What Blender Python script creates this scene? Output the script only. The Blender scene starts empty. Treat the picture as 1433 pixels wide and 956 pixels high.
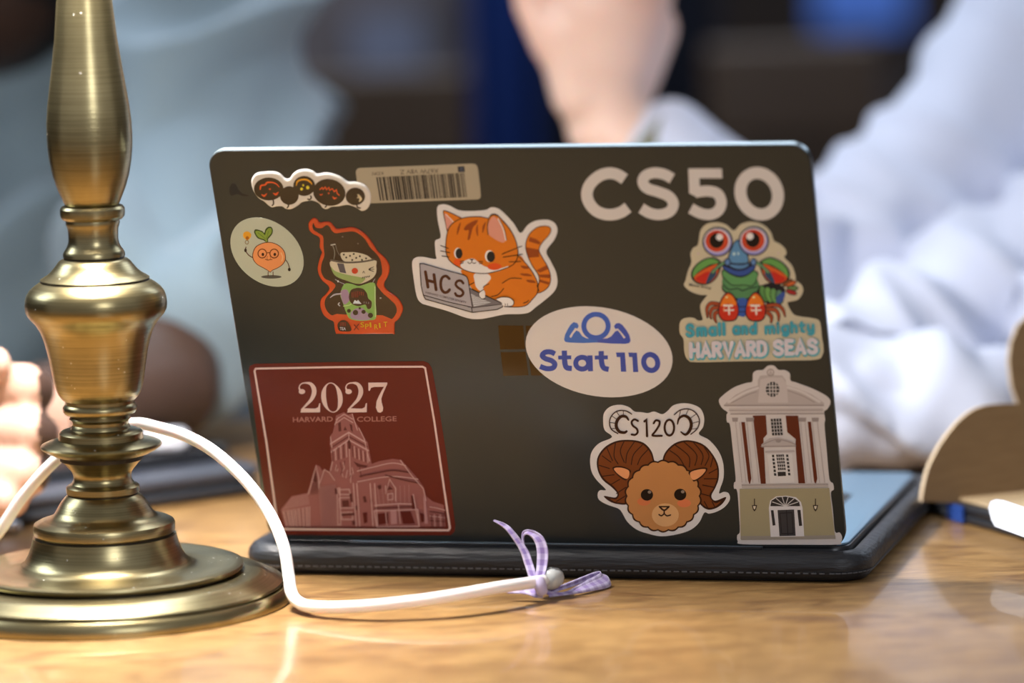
import bpy, bmesh, math, random
from mathutils import Vector, Matrix, Euler, noise
from mathutils.geometry import tessellate_polygon
random.seed(7)
C = bpy.context.scene.collection
PI = math.pi

# ------------------------------------------------------------------ camera
FPX, PITCH, ROLL, CAMH = 6000.0, 0.131948, -0.033212, 0.413373
YAW, LEAN, LX, LY, ZB = 0.256822, 0.342976, 0.017743, 2.186046, 0.017
LW, LD = 0.308, 0.226
cam = bpy.data.cameras.new('camera')
camo = bpy.data.objects.new('camera', cam); C.objects.link(camo)
_r = Vector((1, 0, 0)); _f = Vector((0, math.cos(PITCH), -math.sin(PITCH))); _u = Vector((0, math.sin(PITCH), math.cos(PITCH)))
_c, _s = math.cos(ROLL), math.sin(ROLL)
CR, CU, CF = _c*_r + _s*_u, -_s*_r + _c*_u, _f
CO = Vector((0, 0, CAMH))
m4 = Matrix((( CR.x, CU.x, -CF.x, CO.x), (CR.y, CU.y, -CF.y, CO.y), (CR.z, CU.z, -CF.z, CO.z), (0, 0, 0, 1)))
camo.matrix_world = m4
cam.sensor_width = 36; cam.lens = FPX/1433*36
cam.clip_start = 0.1; cam.clip_end = 60
cam.dof.use_dof = True; cam.dof.focus_distance = 2.185; cam.dof.aperture_fstop = 2.9
cam.dof.aperture_blades = 0
bpy.context.scene.camera = camo

# ------------------------------------------------------------------ world, exposure
vs = bpy.context.scene.view_settings
vs.view_transform = 'Standard'; vs.look = 'None'; vs.gamma = 1.0; vs.use_curve_mapping = False
vs.exposure = 0.0
w = bpy.data.worlds.new('room_light'); bpy.context.scene.world = w; w.use_nodes = True
bg = w.node_tree.nodes['Background']; bg.inputs[0].default_value = (0.95, 0.94, 1.0, 1); bg.inputs[1].default_value = 0.30

def area(name, loc, target, size, power, col, sy=None):
    l = bpy.data.lights.new(name, 'AREA'); l.energy = power; l.color = col; l.size = size
    if sy: l.shape = 'RECTANGLE'; l.size_y = sy
    o = bpy.data.objects.new(name, l); C.objects.link(o); o.location = loc
    o.rotation_euler = (Vector(target)-Vector(loc)).to_track_quat('-Z', 'Y').to_euler()
    return o
# daylight from high windows behind and to the sides of the people, added unseen fill behind the camera
area('window_light', (2.2, 4.4, 2.0), (0.3, 2.7, 0.1), 1.6, 22, (0.72, 0.83, 1.0), 1.2)
area('window_light_left', (-2.4, 3.0, 1.9), (0.2, 2.7, 0.1), 1.2, 46, (0.74, 0.86, 1.0), 1.2)
area('ceiling_light', (-0.2, 3.7, 2.2), (0.0, 2.5, 0.0), 1.8, 36, (0.80, 0.88, 1.0), 0.9)
area('fill_light_front', (0.9, -1.0, 1.4), (0.1, 2.2, 0.1), 0.8, 27, (0.88, 0.92, 1.0), 1.0)

# ------------------------------------------------------------------ helpers
def U(px, py, d):
    """point of the room at photo position px, py and at distance d along the view axis"""
    return CO + d*(CF + CR*((px-716.5)/FPX) - CU*((py-478)/FPX))
def table_pt(px, py, z=0.0):
    v = CF + CR*((px-716.5)/FPX) - CU*((py-478)/FPX)
    return CO + v*((z-CAMH)/v.z)
def s2l(c):
    return tuple(((x/255)/12.92 if x/255 <= 0.04045 else ((x/255+0.055)/1.055)**2.4) for x in c[:3])

def mat(name, col, rough=0.5, metal=0.0, coat=0.0, spec=0.5, sheen=0.0, trans=0.0, bump=None, vary=None, emis=None, sss=0.0):
    m = bpy.data.materials.new(name); m.use_nodes = True
    nt = m.node_tree; p = nt.nodes['Principled BSDF']
    p.inputs['Base Color'].default_value = (*col, 1); p.inputs['Roughness'].default_value = rough
    p.inputs['Metallic'].default_value = metal; p.inputs['Coat Weight'].default_value = coat
    p.inputs['Specular IOR Level'].default_value = spec; p.inputs['Sheen Weight'].default_value = sheen
    p.inputs['Transmission Weight'].default_value = trans
    if sss: p.inputs['Subsurface Weight'].default_value = sss; p.inputs['Subsurface Scale'].default_value = 0.01
    if emis: p.inputs['Emission Color'].default_value = (*emis[0], 1); p.inputs['Emission Strength'].default_value = emis[1]
    tc = nt.nodes.new('ShaderNodeTexCoord')
    def nz(scale, stretch, detail=4):
        mp = nt.nodes.new('ShaderNodeMapping'); mp.inputs['Scale'].default_value = stretch
        n = nt.nodes.new('ShaderNodeTexNoise'); n.inputs['Scale'].default_value = scale; n.inputs['Detail'].default_value = detail
        nt.links.new(tc.outputs['Object'], mp.inputs[0]); nt.links.new(mp.outputs[0], n.inputs['Vector']); return n
    if vary:   # (scale, stretch, other colour)
        n = nz(vary[0], vary[1]); mx = nt.nodes.new('ShaderNodeMix'); mx.data_type = 'RGBA'
        r = nt.nodes.new('ShaderNodeValToRGB'); r.color_ramp.elements[0].position = 0.35; r.color_ramp.elements[1].position = 0.65
        nt.links.new(n.outputs['Fac'], r.inputs[0]); nt.links.new(r.outputs[0], mx.inputs[0])
        mx.inputs[6].default_value = (*col, 1); mx.inputs[7].default_value = (*vary[2], 1)
        nt.links.new(mx.outputs[2], p.inputs['Base Color'])
    if bump:   # (scale, stretch, strength, distance)
        n = nz(bump[0], bump[1]); b = nt.nodes.new('ShaderNodeBump'); b.inputs['Strength'].default_value = bump[2]
        b.inputs['Distance'].default_value = bump[3]
        nt.links.new(n.outputs['Fac'], b.inputs['Height']); nt.links.new(b.outputs[0], p.inputs['Normal'])
    return m

def link(name, me, m=None, parent=None, smooth=True):
    if m is not None and not me.materials:
        for x in (m if isinstance(m, (list, tuple)) else [m]): me.materials.append(x)
    if smooth: me.polygons.foreach_set('use_smooth', [True]*len(me.polygons))
    o = bpy.data.objects.new(name, me); C.objects.link(o)
    if parent is not None: o.parent = parent
    return o
def pydata(name, vs_, fs_, m=None, parent=None, smooth=True):
    me = bpy.data.meshes.new(name); me.from_pydata([tuple(v) for v in vs_], [], fs_); me.update()
    return link(name, me, m, parent, smooth)
def tag(o, label=None, cat=None, group=None, kind=None):
    if label: o['label'] = label
    if cat: o['category'] = cat
    if group: o['group'] = group
    if kind: o['kind'] = kind
    return o
def empty(name, loc, label=None, cat=None, group=None, rz=0):
    o = bpy.data.objects.new(name, None); C.objects.link(o); o.location = loc; o.rotation_euler = (0, 0, rz)
    o.empty_display_size = 0.02
    return tag(o, label, cat, group)
def box_bm(bm, x0, x1, y0, y1, z0, z1, M=None):
    vs_ = [bm.verts.new(Vector(p) if M is None else M @ Vector(p)) for p in
           ((x0,y0,z0),(x1,y0,z0),(x1,y1,z0),(x0,y1,z0),(x0,y0,z1),(x1,y0,z1),(x1,y1,z1),(x0,y1,z1))]
    for f in ((0,3,2,1),(4,5,6,7),(0,1,5,4),(1,2,6,5),(2,3,7,6),(3,0,4,7)): bm.faces.new([vs_[i] for i in f])
def box(name, dims, m, parent=None, bev=0.0, M=None, smooth=False):
    bm = bmesh.new(); box_bm(bm, *dims, M=M)
    if bev: bmesh.ops.bevel(bm, geom=bm.edges[:], offset=bev, segments=3, affect='EDGES', profile=0.7)
    me = bpy.data.meshes.new(name); bm.to_mesh(me); bm.free()
    return link(name, me, m, parent, smooth)
def rrect(x0, x1, y0, y1, r, n=8):
    out = []
    for cx, cy, a in ((x1-r, y1-r, 0), (x0+r, y1-r, 90), (x0+r, y0+r, 180), (x1-r, y0+r, 270)):
        for k in range(n+1):
            t = math.radians(a+90*k/n); out.append((cx+r*math.cos(t), cy+r*math.sin(t)))
    return out
def inset(pts, d):
    """simple inward offset of a CCW outline"""
    n = len(pts); out = []
    for i in range(n):
        a = Vector(pts[i-1]); b = Vector(pts[i]); c = Vector(pts[(i+1) % n])
        e1 = (b-a); e2 = (c-b)
        if e1.length < 1e-9: e1 = e2
        if e2.length < 1e-9: e2 = e1
        n1 = Vector((-e1.y, e1.x)).normalized(); n2 = Vector((-e2.y, e2.x)).normalized()
        nn = n1+n2
        nn = nn.normalized() if nn.length > 1e-6 else n1
        out.append((b.x+nn.x*d, b.y+nn.y*d))
    return out
def slab(name, pts, levels, m, parent=None, f=lambda x, y, z: (x, y, z), smooth=True):
    """outline (CCW) lofted through levels [(inset, z)...] and capped both ends"""
    n = len(pts); vs_ = []; fs_ = []
    for d, z in levels:
        for p in (inset(pts, d) if abs(d) > 1e-9 else pts): vs_.append(f(p[0], p[1], z))
    for k in range(len(levels)-1):
        for i in range(n):
            j = (i+1) % n
            fs_.append((k*n+i, k*n+j, (k+1)*n+j, (k+1)*n+i))
    fs_.append(tuple(range(n))[::-1]); fs_.append(tuple((len(levels)-1)*n+i for i in range(n)))
    return pydata(name, vs_, fs_, m, parent, smooth)
def autosmooth(o, ang=35):
    me = o.data
    bm = bmesh.new(); bm.from_mesh(me); bm.normal_update()
    for e in bm.edges:
        if len(e.link_faces) == 2 and e.calc_face_angle(0) > math.radians(ang): e.smooth = False
    bm.to_mesh(me); bm.free()
    return o
def lathe(name, prof, m, parent=None, seg=96, closed=False):
    n = len(prof); vs_ = []; fs_ = []
    for r, z in prof:
        for k in range(seg):
            t = 2*PI*k/seg; vs_.append((max(r, 1e-5)*math.cos(t), max(r, 1e-5)*math.sin(t), z))
    for i in range(n-1):
        for k in range(seg):
            j = (k+1) % seg; fs_.append((i*seg+k, i*seg+j, (i+1)*seg+j, (i+1)*seg+k))
    if closed: fs_ += [((n-1)*seg+k, (n-1)*seg+(k+1) % seg, (k+1) % seg, k) for k in range(seg)]
    else: fs_.append(tuple(range(seg))[::-1]); fs_.append(tuple((n-1)*seg+k for k in range(seg)))
    o = pydata(name, vs_, fs_, m, parent); return autosmooth(o, 28)
def catmull(pts, n=6, closed=False):
    P = [Vector(p) for p in pts]; N = len(P); out = []
    R = range(N) if closed else range(N-1)
    for i in R:
        if closed: p0, p1, p2, p3 = P[i-1], P[i], P[(i+1) % N], P[(i+2) % N]
        else: p0, p1, p2, p3 = P[max(i-1, 0)], P[i], P[i+1], P[min(i+2, N-1)]
        for k in range(n):
            t = k/n
            out.append(0.5*((2*p1)+(-p0+p2)*t+(2*p0-5*p1+4*p2-p3)*t*t+(-p0+3*p1-3*p2+p3)*t**3))
    if not closed: out.append(P[-1].copy())
    return out
def tube(name, pts, rad, m, parent=None, seg=16, closed=False):
    n = len(pts); rad = rad if isinstance(rad, (list, tuple)) else [rad]*n
    vs_ = []; fs_ = []; prev = None
    for i, p in enumerate(pts):
        t = (pts[min(i+1, n-1)]-pts[max(i-1, 0)]).normalized()
        if prev is None: a = t.orthogonal().normalized()
        else: a = (prev - t*prev.dot(t)).normalized()
        prev = a; b = t.cross(a)
        for k in range(seg):
            q = 2*PI*k/seg; vs_.append(p + (a*math.cos(q)+b*math.sin(q))*rad[i])
    for i in range(n-1):
        for k in range(seg):
            j = (k+1) % seg; fs_.append((i*seg+k, i*seg+j, (i+1)*seg+j, (i+1)*seg+k))
    fs_.append(tuple(range(seg))[::-1]); fs_.append(tuple((n-1)*seg+k for k in range(seg)))
    return pydata(name, vs_, fs_, m, parent)
def blob_mesh(chains, voxel, smooth_it=4):
    """continuous surface grown round chains of (point, radius)"""
    bm = bmesh.new()
    for ch in chains:
        for i, (p, r) in enumerate(ch):
            bmesh.ops.create_icosphere(bm, subdivisions=3, radius=r, matrix=Matrix.Translation(p))
            if i:
                q, s = ch[i-1]; d = Vector(p)-Vector(q)
                if d.length < 1e-6: continue
                mtx = Matrix.Translation((Vector(p)+Vector(q))/2) @ d.to_track_quat('Z', 'Y').to_matrix().to_4x4()
                bmesh.ops.create_cone(bm, cap_ends=True, segments=24, radius1=s, radius2=r, depth=d.length, matrix=mtx)
    me = bpy.data.meshes.new('tmp'); bm.to_mesh(me); bm.free()
    o = bpy.data.objects.new('tmp', me); C.objects.link(o)
    md = o.modifiers.new('r', 'REMESH'); md.mode = 'VOXEL'; md.voxel_size = voxel
    ms = o.modifiers.new('s', 'SMOOTH'); ms.iterations = smooth_it; ms.factor = 0.6
    dg = bpy.context.evaluated_depsgraph_get(); dg.update()
    out = bpy.data.meshes.new_from_object(o.evaluated_get(dg))
    bpy.data.objects.remove(o); bpy.data.meshes.remove(me)
    return out
def fold(me, fn):
    nr = [v.normal.copy() for v in me.vertices]
    for v, n in zip(me.vertices, nr): v.co += n*fn(v.co)
    me.update()

# ------------------------------------------------------------------ materials
def wood_material():
    m = mat('varnished_wood', (0.45, 0.23, 0.09), 0.3, coat=0.25)
    nt = m.node_tree; p = nt.nodes['Principled BSDF']; tc = nt.nodes.new('ShaderNodeTexCoord')
    mp = nt.nodes.new('ShaderNodeMapping'); mp.inputs['Scale'].default_value = (11, 26, 22)
    n1 = nt.nodes.new('ShaderNodeTexNoise'); n1.inputs['Scale'].default_value = 2.2; n1.inputs['Detail'].default_value = 8
    n1.inputs['Distortion'].default_value = 1.4
    cr = nt.nodes.new('ShaderNodeValToRGB'); e = cr.color_ramp.elements
    e[0].position = 0.28; e[0].color = (0.19, 0.095, 0.036, 1); e[1].position = 0.72; e[1].color = (0.43, 0.255, 0.098, 1)
    k = cr.color_ramp.elements.new(0.5); k.color = (0.335, 0.19, 0.070, 1)
    nt.links.new(tc.outputs['Object'], mp.inputs[0]); nt.links.new(mp.outputs[0], n1.inputs['Vector'])
    nt.links.new(n1.outputs['Fac'], cr.inputs[0]); 
    mp2 = nt.nodes.new('ShaderNodeMapping'); mp2.inputs['Scale'].default_value = (60, 420, 100)
    n2 = nt.nodes.new('ShaderNodeTexNoise'); n2.inputs['Scale'].default_value = 1.5; n2.inputs['Detail'].default_value = 5
    nt.links.new(tc.outputs['Object'], mp2.inputs[0]); nt.links.new(mp2.outputs[0], n2.inputs['Vector'])
    mx = nt.nodes.new('ShaderNodeMix'); mx.data_type = 'RGBA'; mx.blend_type = 'MULTIPLY'; mx.inputs[0].default_value = 0.35
    cr2 = nt.nodes.new('ShaderNodeValToRGB'); cr2.color_ramp.elements[0].position = 0.3; cr2.color_ramp.elements[1].position = 0.6
    nt.links.new(n2.outputs['Fac'], cr2.inputs[0])
    nt.links.new(cr.outputs[0], mx.inputs[6]); nt.links.new(cr2.outputs[0], mx.inputs[7]); nt.links.new(mx.outputs[2], p.inputs['Base Color'])
    b = nt.nodes.new('ShaderNodeBump'); b.inputs['Strength'].default_value = 0.25; b.inputs['Distance'].default_value = 0.0004
    n3 = nt.nodes.new('ShaderNodeTexNoise'); n3.inputs['Scale'].default_value = 9; n3.inputs['Detail'].default_value = 3
    nt.links.new(tc.outputs['Object'], n3.inputs['Vector'])
    ad = nt.nodes.new('ShaderNodeMath'); ad.operation = 'ADD'; ml = nt.nodes.new('ShaderNodeMath'); ml.operation = 'MULTIPLY'; ml.inputs[1].default_value = 0.12
    nt.links.new(n2.outputs['Fac'], ml.inputs[0]); nt.links.new(ml.outputs[0], ad.inputs[0]); nt.links.new(n3.outputs['Fac'], ad.inputs[1])
    nt.links.new(ad.outputs[0], b.inputs['Height']); nt.links.new(b.outputs[0], p.inputs['Normal'])
    return m
def brass_material():
    m = mat('brushed_antique_brass', (0.50, 0.37, 0.17), 0.29, metal=1.0)
    nt = m.node_tree; p = nt.nodes['Principled BSDF']; tc = nt.nodes.new('ShaderNodeTexCoord')
    # turning lines run round the stem: fine noise stretched about the axis
    mp = nt.nodes.new('ShaderNodeMapping'); mp.inputs['Scale'].default_value = (14, 14, 1700)
    n = nt.nodes.new('ShaderNodeTexNoise'); n.inputs['Scale'].default_value = 1; n.inputs['Detail'].default_value = 3
    nt.links.new(tc.outputs['Object'], mp.inputs[0]); nt.links.new(mp.outputs[0], n.inputs['Vector'])
    b = nt.nodes.new('ShaderNodeBump'); b.inputs['Strength'].default_value = 0.6; b.inputs['Distance'].default_value = 0.00012
    nt.links.new(n.outputs['Fac'], b.inputs['Height']); nt.links.new(b.outputs[0], p.inputs['Normal'])
    n2 = nt.nodes.new('ShaderNodeTexNoise'); n2.inputs['Scale'].default_value = 18; n2.inputs['Detail'].default_value = 6
    nt.links.new(tc.outputs['Object'], n2.inputs['Vector'])
    cr = nt.nodes.new('ShaderNodeValToRGB'); e = cr.color_ramp.elements
    e[0].position = 0.3; e[0].color = (0.26, 0.21, 0.10, 1); e[1].position = 0.7; e[1].color = (0.40, 0.34, 0.185, 1)
    nt.links.new(n2.outputs['Fac'], cr.inputs[0])
    # specks of dust
    v = nt.nodes.new('ShaderNodeTexVoronoi'); v.inputs['Scale'].default_value = 260
    nt.links.new(tc.outputs['Object'], v.inputs['Vector'])
    lt = nt.nodes.new('ShaderNodeMath'); lt.operation = 'LESS_THAN'; lt.inputs[1].default_value = 0.09
    n4 = nt.nodes.new('ShaderNodeTexNoise'); n4.inputs['Scale'].default_value = 40; nt.links.new(tc.outputs['Object'], n4.inputs['Vector'])
    gt = nt.nodes.new('ShaderNodeMath'); gt.operation = 'GREATER_THAN'; gt.inputs[1].default_value = 0.57
    mu = nt.nodes.new('ShaderNodeMath'); mu.operation = 'MULTIPLY'
    nt.links.new(v.outputs['Distance'], lt.inputs[0]); nt.links.new(n4.outputs['Fac'], gt.inputs[0])
    nt.links.new(lt.outputs[0], mu.inputs[0]); nt.links.new(gt.outputs[0], mu.inputs[1])
    mx = nt.nodes.new('ShaderNodeMix'); mx.data_type = 'RGBA'; mx.inputs[7].default_value = (0.75, 0.72, 0.62, 1)
    mb = nt.nodes.new('ShaderNodeMix'); mb.data_type = 'RGBA'; mb.blend_type = 'MULTIPLY'; mb.inputs[0].default_value = 1.0
    cb = nt.nodes.new('ShaderNodeValToRGB'); eb = cb.color_ramp.elements
    eb[0].position = 0.35; eb[0].color = (0.80, 0.79, 0.77, 1); eb[1].position = 0.62; eb[1].color = (1.08, 1.08, 1.08, 1)
    nt.links.new(n.outputs['Fac'], cb.inputs[0]); nt.links.new(cr.outputs[0], mb.inputs[6]); nt.links.new(cb.outputs[0], mb.inputs[7])
    nt.links.new(mu.outputs[0], mx.inputs[0]); nt.links.new(mb.outputs[2], mx.inputs[6]); nt.links.new(mx.outputs[2], p.inputs['Base Color'])
    mm = nt.nodes.new('ShaderNodeMath'); mm.operation = 'SUBTRACT'; mm.inputs[0].default_value = 1.0
    nt.links.new(mu.outputs[0], mm.inputs[1]); nt.links.new(mm.outputs[0], p.inputs['Metallic'])
    p.inputs['Anisotropic'].default_value = 0.0
    return m
def vinyl(name, rough, coat=0.0):
    m = mat(name, (0.8, 0.8, 0.8), rough, coat=coat, spec=0.3)
    nt = m.node_tree; p = nt.nodes['Principled BSDF']
    a = nt.nodes.new('ShaderNodeAttribute'); a.attribute_name = 'Col'; p.inputs['Specular IOR Level'].default_value = 0.22
    nt.links.new(a.outputs['Color'], p.inputs['Base Color'])
    return m
M = dict(
 wood=wood_material(), brass=brass_material(),
 groove=mat('blackened_brass_groove', (0.03, 0.022, 0.012), 0.5, metal=0.6),
 print_=vinyl('printed_vinyl', 0.42), gloss=vinyl('domed_resin_sticker', 0.16, 0.6),
 lid=mat('dark_anodised_aluminium', (0.038, 0.047, 0.052), 0.30, metal=0.55, bump=(900, (1, 1, 1), 0.05, 0.00005)),
 rim=mat('bare_aluminium_rim', (0.19, 0.235, 0.25), 0.3, metal=0.9),
 deck=mat('pale_blue_keyboard_deck', (0.15, 0.25, 0.35), 0.45, metal=0.3),
 key=mat('dark_keycap', (0.03, 0.035, 0.04), 0.5),
 mirror=mat('mirror_polished_logo', (0.05, 0.036, 0.018), 0.14, metal=0.9),
 screen=mat('black_screen_glass', (0.01, 0.01, 0.012), 0.05),
 hinge=mat('black_hinge_plastic', (0.012, 0.012, 0.014), 0.35),
 leather=mat('black_leather', (0.009, 0.010, 0.013), 0.48, spec=0.5, bump=(170, (0.3, 1, 2.4), 0.9, 0.0012)),
 thread=mat('grey_stitching', (0.07, 0.07, 0.075), 0.6),
 cable=mat('white_cable_jacket', (0.84, 0.83, 0.82), 0.3, sss=0.1),
 rubber=mat('grey_translucent_rubber', (0.55, 0.57, 0.56), 0.35, trans=0.15),
 skin=mat('skin', (0.78, 0.56, 0.46), 0.45, sss=0.15, vary=(9, (1, 1, 1), (0.74, 0.44, 0.34))),
 skin2=mat('shaded_brown_skin', (0.060, 0.034, 0.024), 0.5, spec=0.25, vary=(9, (1, 1, 1), (0.045, 0.025, 0.018))),  # brown skin, darkened to hold the shade on the forearm
 hair=mat('black_hair', (0.008, 0.007, 0.007), 0.5, bump=(60, (1, 1, 6), 0.5, 0.003)),
 lit_palm=mat('lamplit_palm_skin', (0.42, 0.27, 0.21), 0.45, sss=0.1, vary=(9, (1, 1, 1), (0.5, 0.3, 0.22))),  # same person's skin, made paler to carry the lamp's light
 nail=mat('fingernail', (0.72, 0.46, 0.38), 0.25),
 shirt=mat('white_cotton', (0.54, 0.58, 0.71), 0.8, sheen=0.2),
 greyshirt=mat('slate_blue_cotton', (0.17, 0.235, 0.28), 0.85, sheen=0.2),
 tie=mat('maroon_woven_tie', (0.30, 0.03, 0.07), 0.7, vary=(120, (1, 1, 1), (0.42, 0.2, 0.25))),
 strap=mat('olive_watch_strap', (0.17, 0.17, 0.11), 0.7),
 board=mat('brown_cardboard', (0.22, 0.135, 0.06), 0.85, vary=(60, (1, 1, 6), (0.20, 0.12, 0.052))),
 boardedge=mat('cut_cardboard_edge', (0.55, 0.42, 0.28), 0.8),
 paper=mat('white_paper', (0.50, 0.52, 0.58), 0.7),
 cream=mat('cream_card', (0.42, 0.31, 0.18), 0.7),
 blackmat=mat('matte_black_plastic', (0.015, 0.017, 0.022), 0.4),
 slate=mat('dark_grey_blue_plastic', (0.04, 0.045, 0.06), 0.35),
 bluetab=mat('royal_blue_tab', (0.015, 0.055, 0.26), 0.5),
 silver=mat('silver_metal', (0.7, 0.7, 0.72), 0.2, metal=1.0),
 wall=mat('dark_wood_panelling', (0.016, 0.009, 0.006), 0.6, vary=(3, (1, 1, 5), (0.03, 0.014, 0.007))),
 floor=mat('dark_floor_carpet', (0.03, 0.022, 0.018), 0.9, bump=(200, (1, 1, 1), 0.3, 0.002)),
 navy=mat('navy_curtain', (0.004, 0.007, 0.02), 0.9), royal=mat('royal_blue_curtain', (0.004, 0.035, 0.21), 0.9),
 chair=mat('dark_brown_chair_wood', (0.05, 0.026, 0.01), 0.4),
 taupe=mat('taupe_wool', (0.10, 0.085, 0.09), 0.9),
 paleblue=mat('pale_blue_paper', (0.17, 0.19, 0.27), 0.8),
 trouser=mat('charcoal_trousers', (0.02, 0.02, 0.025), 0.9),
 whiteglass=mat('white_lamp_lining', (0.85, 0.85, 0.82), 0.4),
 green=mat('green_enamel_shade', (0.01, 0.10, 0.05), 0.15, coat=0.6),
 bulb=mat('lit_bulb', (1, 0.95, 0.85), 0.3, emis=((1, 0.9, 0.78), 10)),
 glow=mat('lit_blue_screen', (0.02, 0.06, 0.3), 0.4, emis=((0.08, 0.22, 0.75), 0.4)),
)
def ribbon_material():
    m = mat('lilac_gingham_ribbon', (0.6, 0.5, 0.8), 0.7, sheen=0.3)
    nt = m.node_tree; p = nt.nodes['Principled BSDF']
    uv = nt.nodes.new('ShaderNodeUVMap'); sp = nt.nodes.new('ShaderNodeSeparateXYZ'); nt.links.new(uv.outputs[0], sp.inputs[0])
    st = []
    for k, f in ((0, 1.5), (1, 1.5)):
        a = nt.nodes.new('ShaderNodeMath'); a.operation = 'MULTIPLY'; a.inputs[1].default_value = f
        b_ = nt.nodes.new('ShaderNodeMath'); b_.operation = 'FRACT'; c = nt.nodes.new('ShaderNodeMath'); c.operation = 'GREATER_THAN'; c.inputs[1].default_value = 0.5
        nt.links.new(sp.outputs[k], a.inputs[0]); nt.links.new(a.outputs[0], b_.inputs[0]); nt.links.new(b_.outputs[0], c.inputs[0]); st.append(c)
    s = nt.nodes.new('ShaderNodeMath'); s.operation = 'ADD'; nt.links.new(st[0].outputs[0], s.inputs[0]); nt.links.new(st[1].outputs[0], s.inputs[1])
    h = nt.nodes.new('ShaderNodeMath'); h.operation = 'MULTIPLY'; h.inputs[1].default_value = 0.5; nt.links.new(s.outputs[0], h.inputs[0])
    cr = nt.nodes.new('ShaderNodeValToRGB'); e = cr.color_ramp.elements
    e[0].color = (0.46, 0.41, 0.60, 1); e[1].color = (0.22, 0.15, 0.38, 1)
    nt.links.new(h.outputs[0], cr.inputs[0]); nt.links.new(cr.outputs[0], p.inputs['Base Color'])
    return m
M['ribbon'] = ribbon_material()

# ------------------------------------------------------------------ the room
def structure(name, dims, m):
    return tag(box(name, dims, m), kind='structure')
structure('floor', (-4, 4, -2.5, 7.2, -0.80, -0.75), M['floor'])
structure('wall_back', (-4, 4, 7.0, 7.2, -0.75, 2.6), M['wall'])
structure('wall_left', (-4.1, -4, 1.5, 7.2, -0.75, 2.6), M['wall'])
structure('wall_right', (4, 4.1, 1.5, 7.2, -0.75, 2.6), M['wall'])

# the table everything stands on
tb = empty('conference_table', (0, 2.1, -0.75), 'long varnished honey brown wooden table under the laptop and lamp', 'table')
top = box('tabletop', (-1.5, 1.5, -1.0, 0.68, 0.715, 0.75), M['wood'], tb, bev=0.006)
box('apron', (-1.35, 1.35, -0.85, 0.55, 0.64, 0.7149), M['wood'], tb)
for x in (-1.3, 1.3):
    for y in (-0.8, 0.5):
        box('leg', (x-0.035, x+0.035, y-0.035, y+0.035, 0.0, 0.6399), M['wood'], tb, bev=0.004)

# navy and royal blue curtain beyond the people
cur = empty('curtain', U(820, 100, 4.6)*1.0, 'navy curtain with one royal blue panel hanging behind the raised hand', 'curtain')
cur.location = (U(820, 100, 4.6).x, 4.6, -0.75)
def curtain_panel(x0, x1, m, n):
    vs_ = []; fs_ = []; k = 40
    for i in range(k+1):
        x = x0+(x1-x0)*i/k; y = 0.012*math.sin(i/k*n*2*PI)
        vs_ += [(x, y, 0.02), (x, y, 2.3), (x, y+0.004, 2.3), (x, y+0.004, 0.02)]
    for i in range(k):
        a = 4*i; b = a+4
        for j in range(4): fs_.append((a+j, b+j, b+(j+1) % 4, a+(j+1) % 4))
    o = pydata('panel', vs_, fs_, m, cur); return o
def cx(px): return U(px, 100, 4.6).x - cur.location.x
curtain_panel(cx(655), cx(752), M['royal'], 2)['label'] = 'royal blue curtain panel'
curtain_panel(cx(752), cx(1010), M['navy'], 5)

# far chair and far figure, softly out of focus
def far_chair(px, d, py_top, label, wdt):
    t = empty('wooden_chair', (U(px, 100, d).x, d, -0.75), label, 'chair')
    zt = U(px, py_top, d).z + 0.75; h = wdt/2
    box('seat', (-h, h, -0.42, 0.0, 0.43, 0.46), M['chair'], t, bev=0.008)
    box('top_rail', (-h, h, 0.0, 0.03, zt-0.09, zt), M['chair'], t, bev=0.008)
    for x in (-h+0.02, h-0.02):
        box('rear_post', (x-0.02, x+0.02, 0.001, 0.029, 0.0, zt-0.0901), M['chair'], t, bev=0.005)
        box('leg', (x-0.018, x+0.018, -0.41, -0.375, 0.0, 0.4299), M['chair'], t, bev=0.005)
    for k in range(4):
        x = -h+0.02+(wdt-0.04)*(k+1)/5
        box('slat', (x-0.016, x+0.016, 0.008, 0.022, 0.461, zt-0.0901), M['chair'], t, bev=0.003)
    return t
far_chair(430, 4.0, 105, 'dark brown slatted wooden chair standing beyond the laptop corner, left of the blue panel', 0.30)
far_chair(1110, 3.95, 60, 'dark brown wooden chair seen right of the raised hand', 0.16)

fp = empty('person', (U(540, 0, 5.0).x, 5.0, -0.75), 'far blurred person in a taupe jumper sitting beyond the brown chair', 'person')
def P(px, py, d, o): return U(px, py, d) - o.location
ch = [[(P(545, 240, 5.0, fp), 0.15), (P(545, 60, 5.0, fp), 0.14), (P(545, -60, 5.0, fp), 0.10), (P(545, -200, 5.0, fp), 0.05)],
      [(P(545, 0, 5.0, fp), 0.08), (P(420, 20, 4.98, fp), 0.06), (P(420, 260, 4.9, fp), 0.05)],
      [(P(545, 0, 5.0, fp), 0.08), (P(640, 40, 4.97, fp), 0.05), (P(625, 190, 4.87, fp), 0.042), (P(590, 150, 4.82, fp), 0.034)],
      [(P(545, 240, 5.0, fp), 0.15), (P(545, 420, 5.0, fp), 0.14)]]
link('jumper', blob_mesh(ch, 0.01), M['taupe'], fp)
hh = [[(P(592, 150, 4.82, fp), 0.026), (P(575, 128, 4.81, fp), 0.028)]]
for k in range(4): hh.append([(P(578, 116+k*12, 4.80, fp), 0.011), (P(562, 112+k*12, 4.775, fp), 0.010), (P(545, 114+k*12, 4.765, fp), 0.009)])
hh.append([(P(586, 122, 4.81, fp), 0.013), (P(572, 100, 4.80, fp), 0.010)])
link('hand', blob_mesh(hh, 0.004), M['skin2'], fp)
bk = empty('folder', U(545, 70, 4.78), 'pale blue blurred folder held up by the far person in taupe', 'folder')
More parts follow.
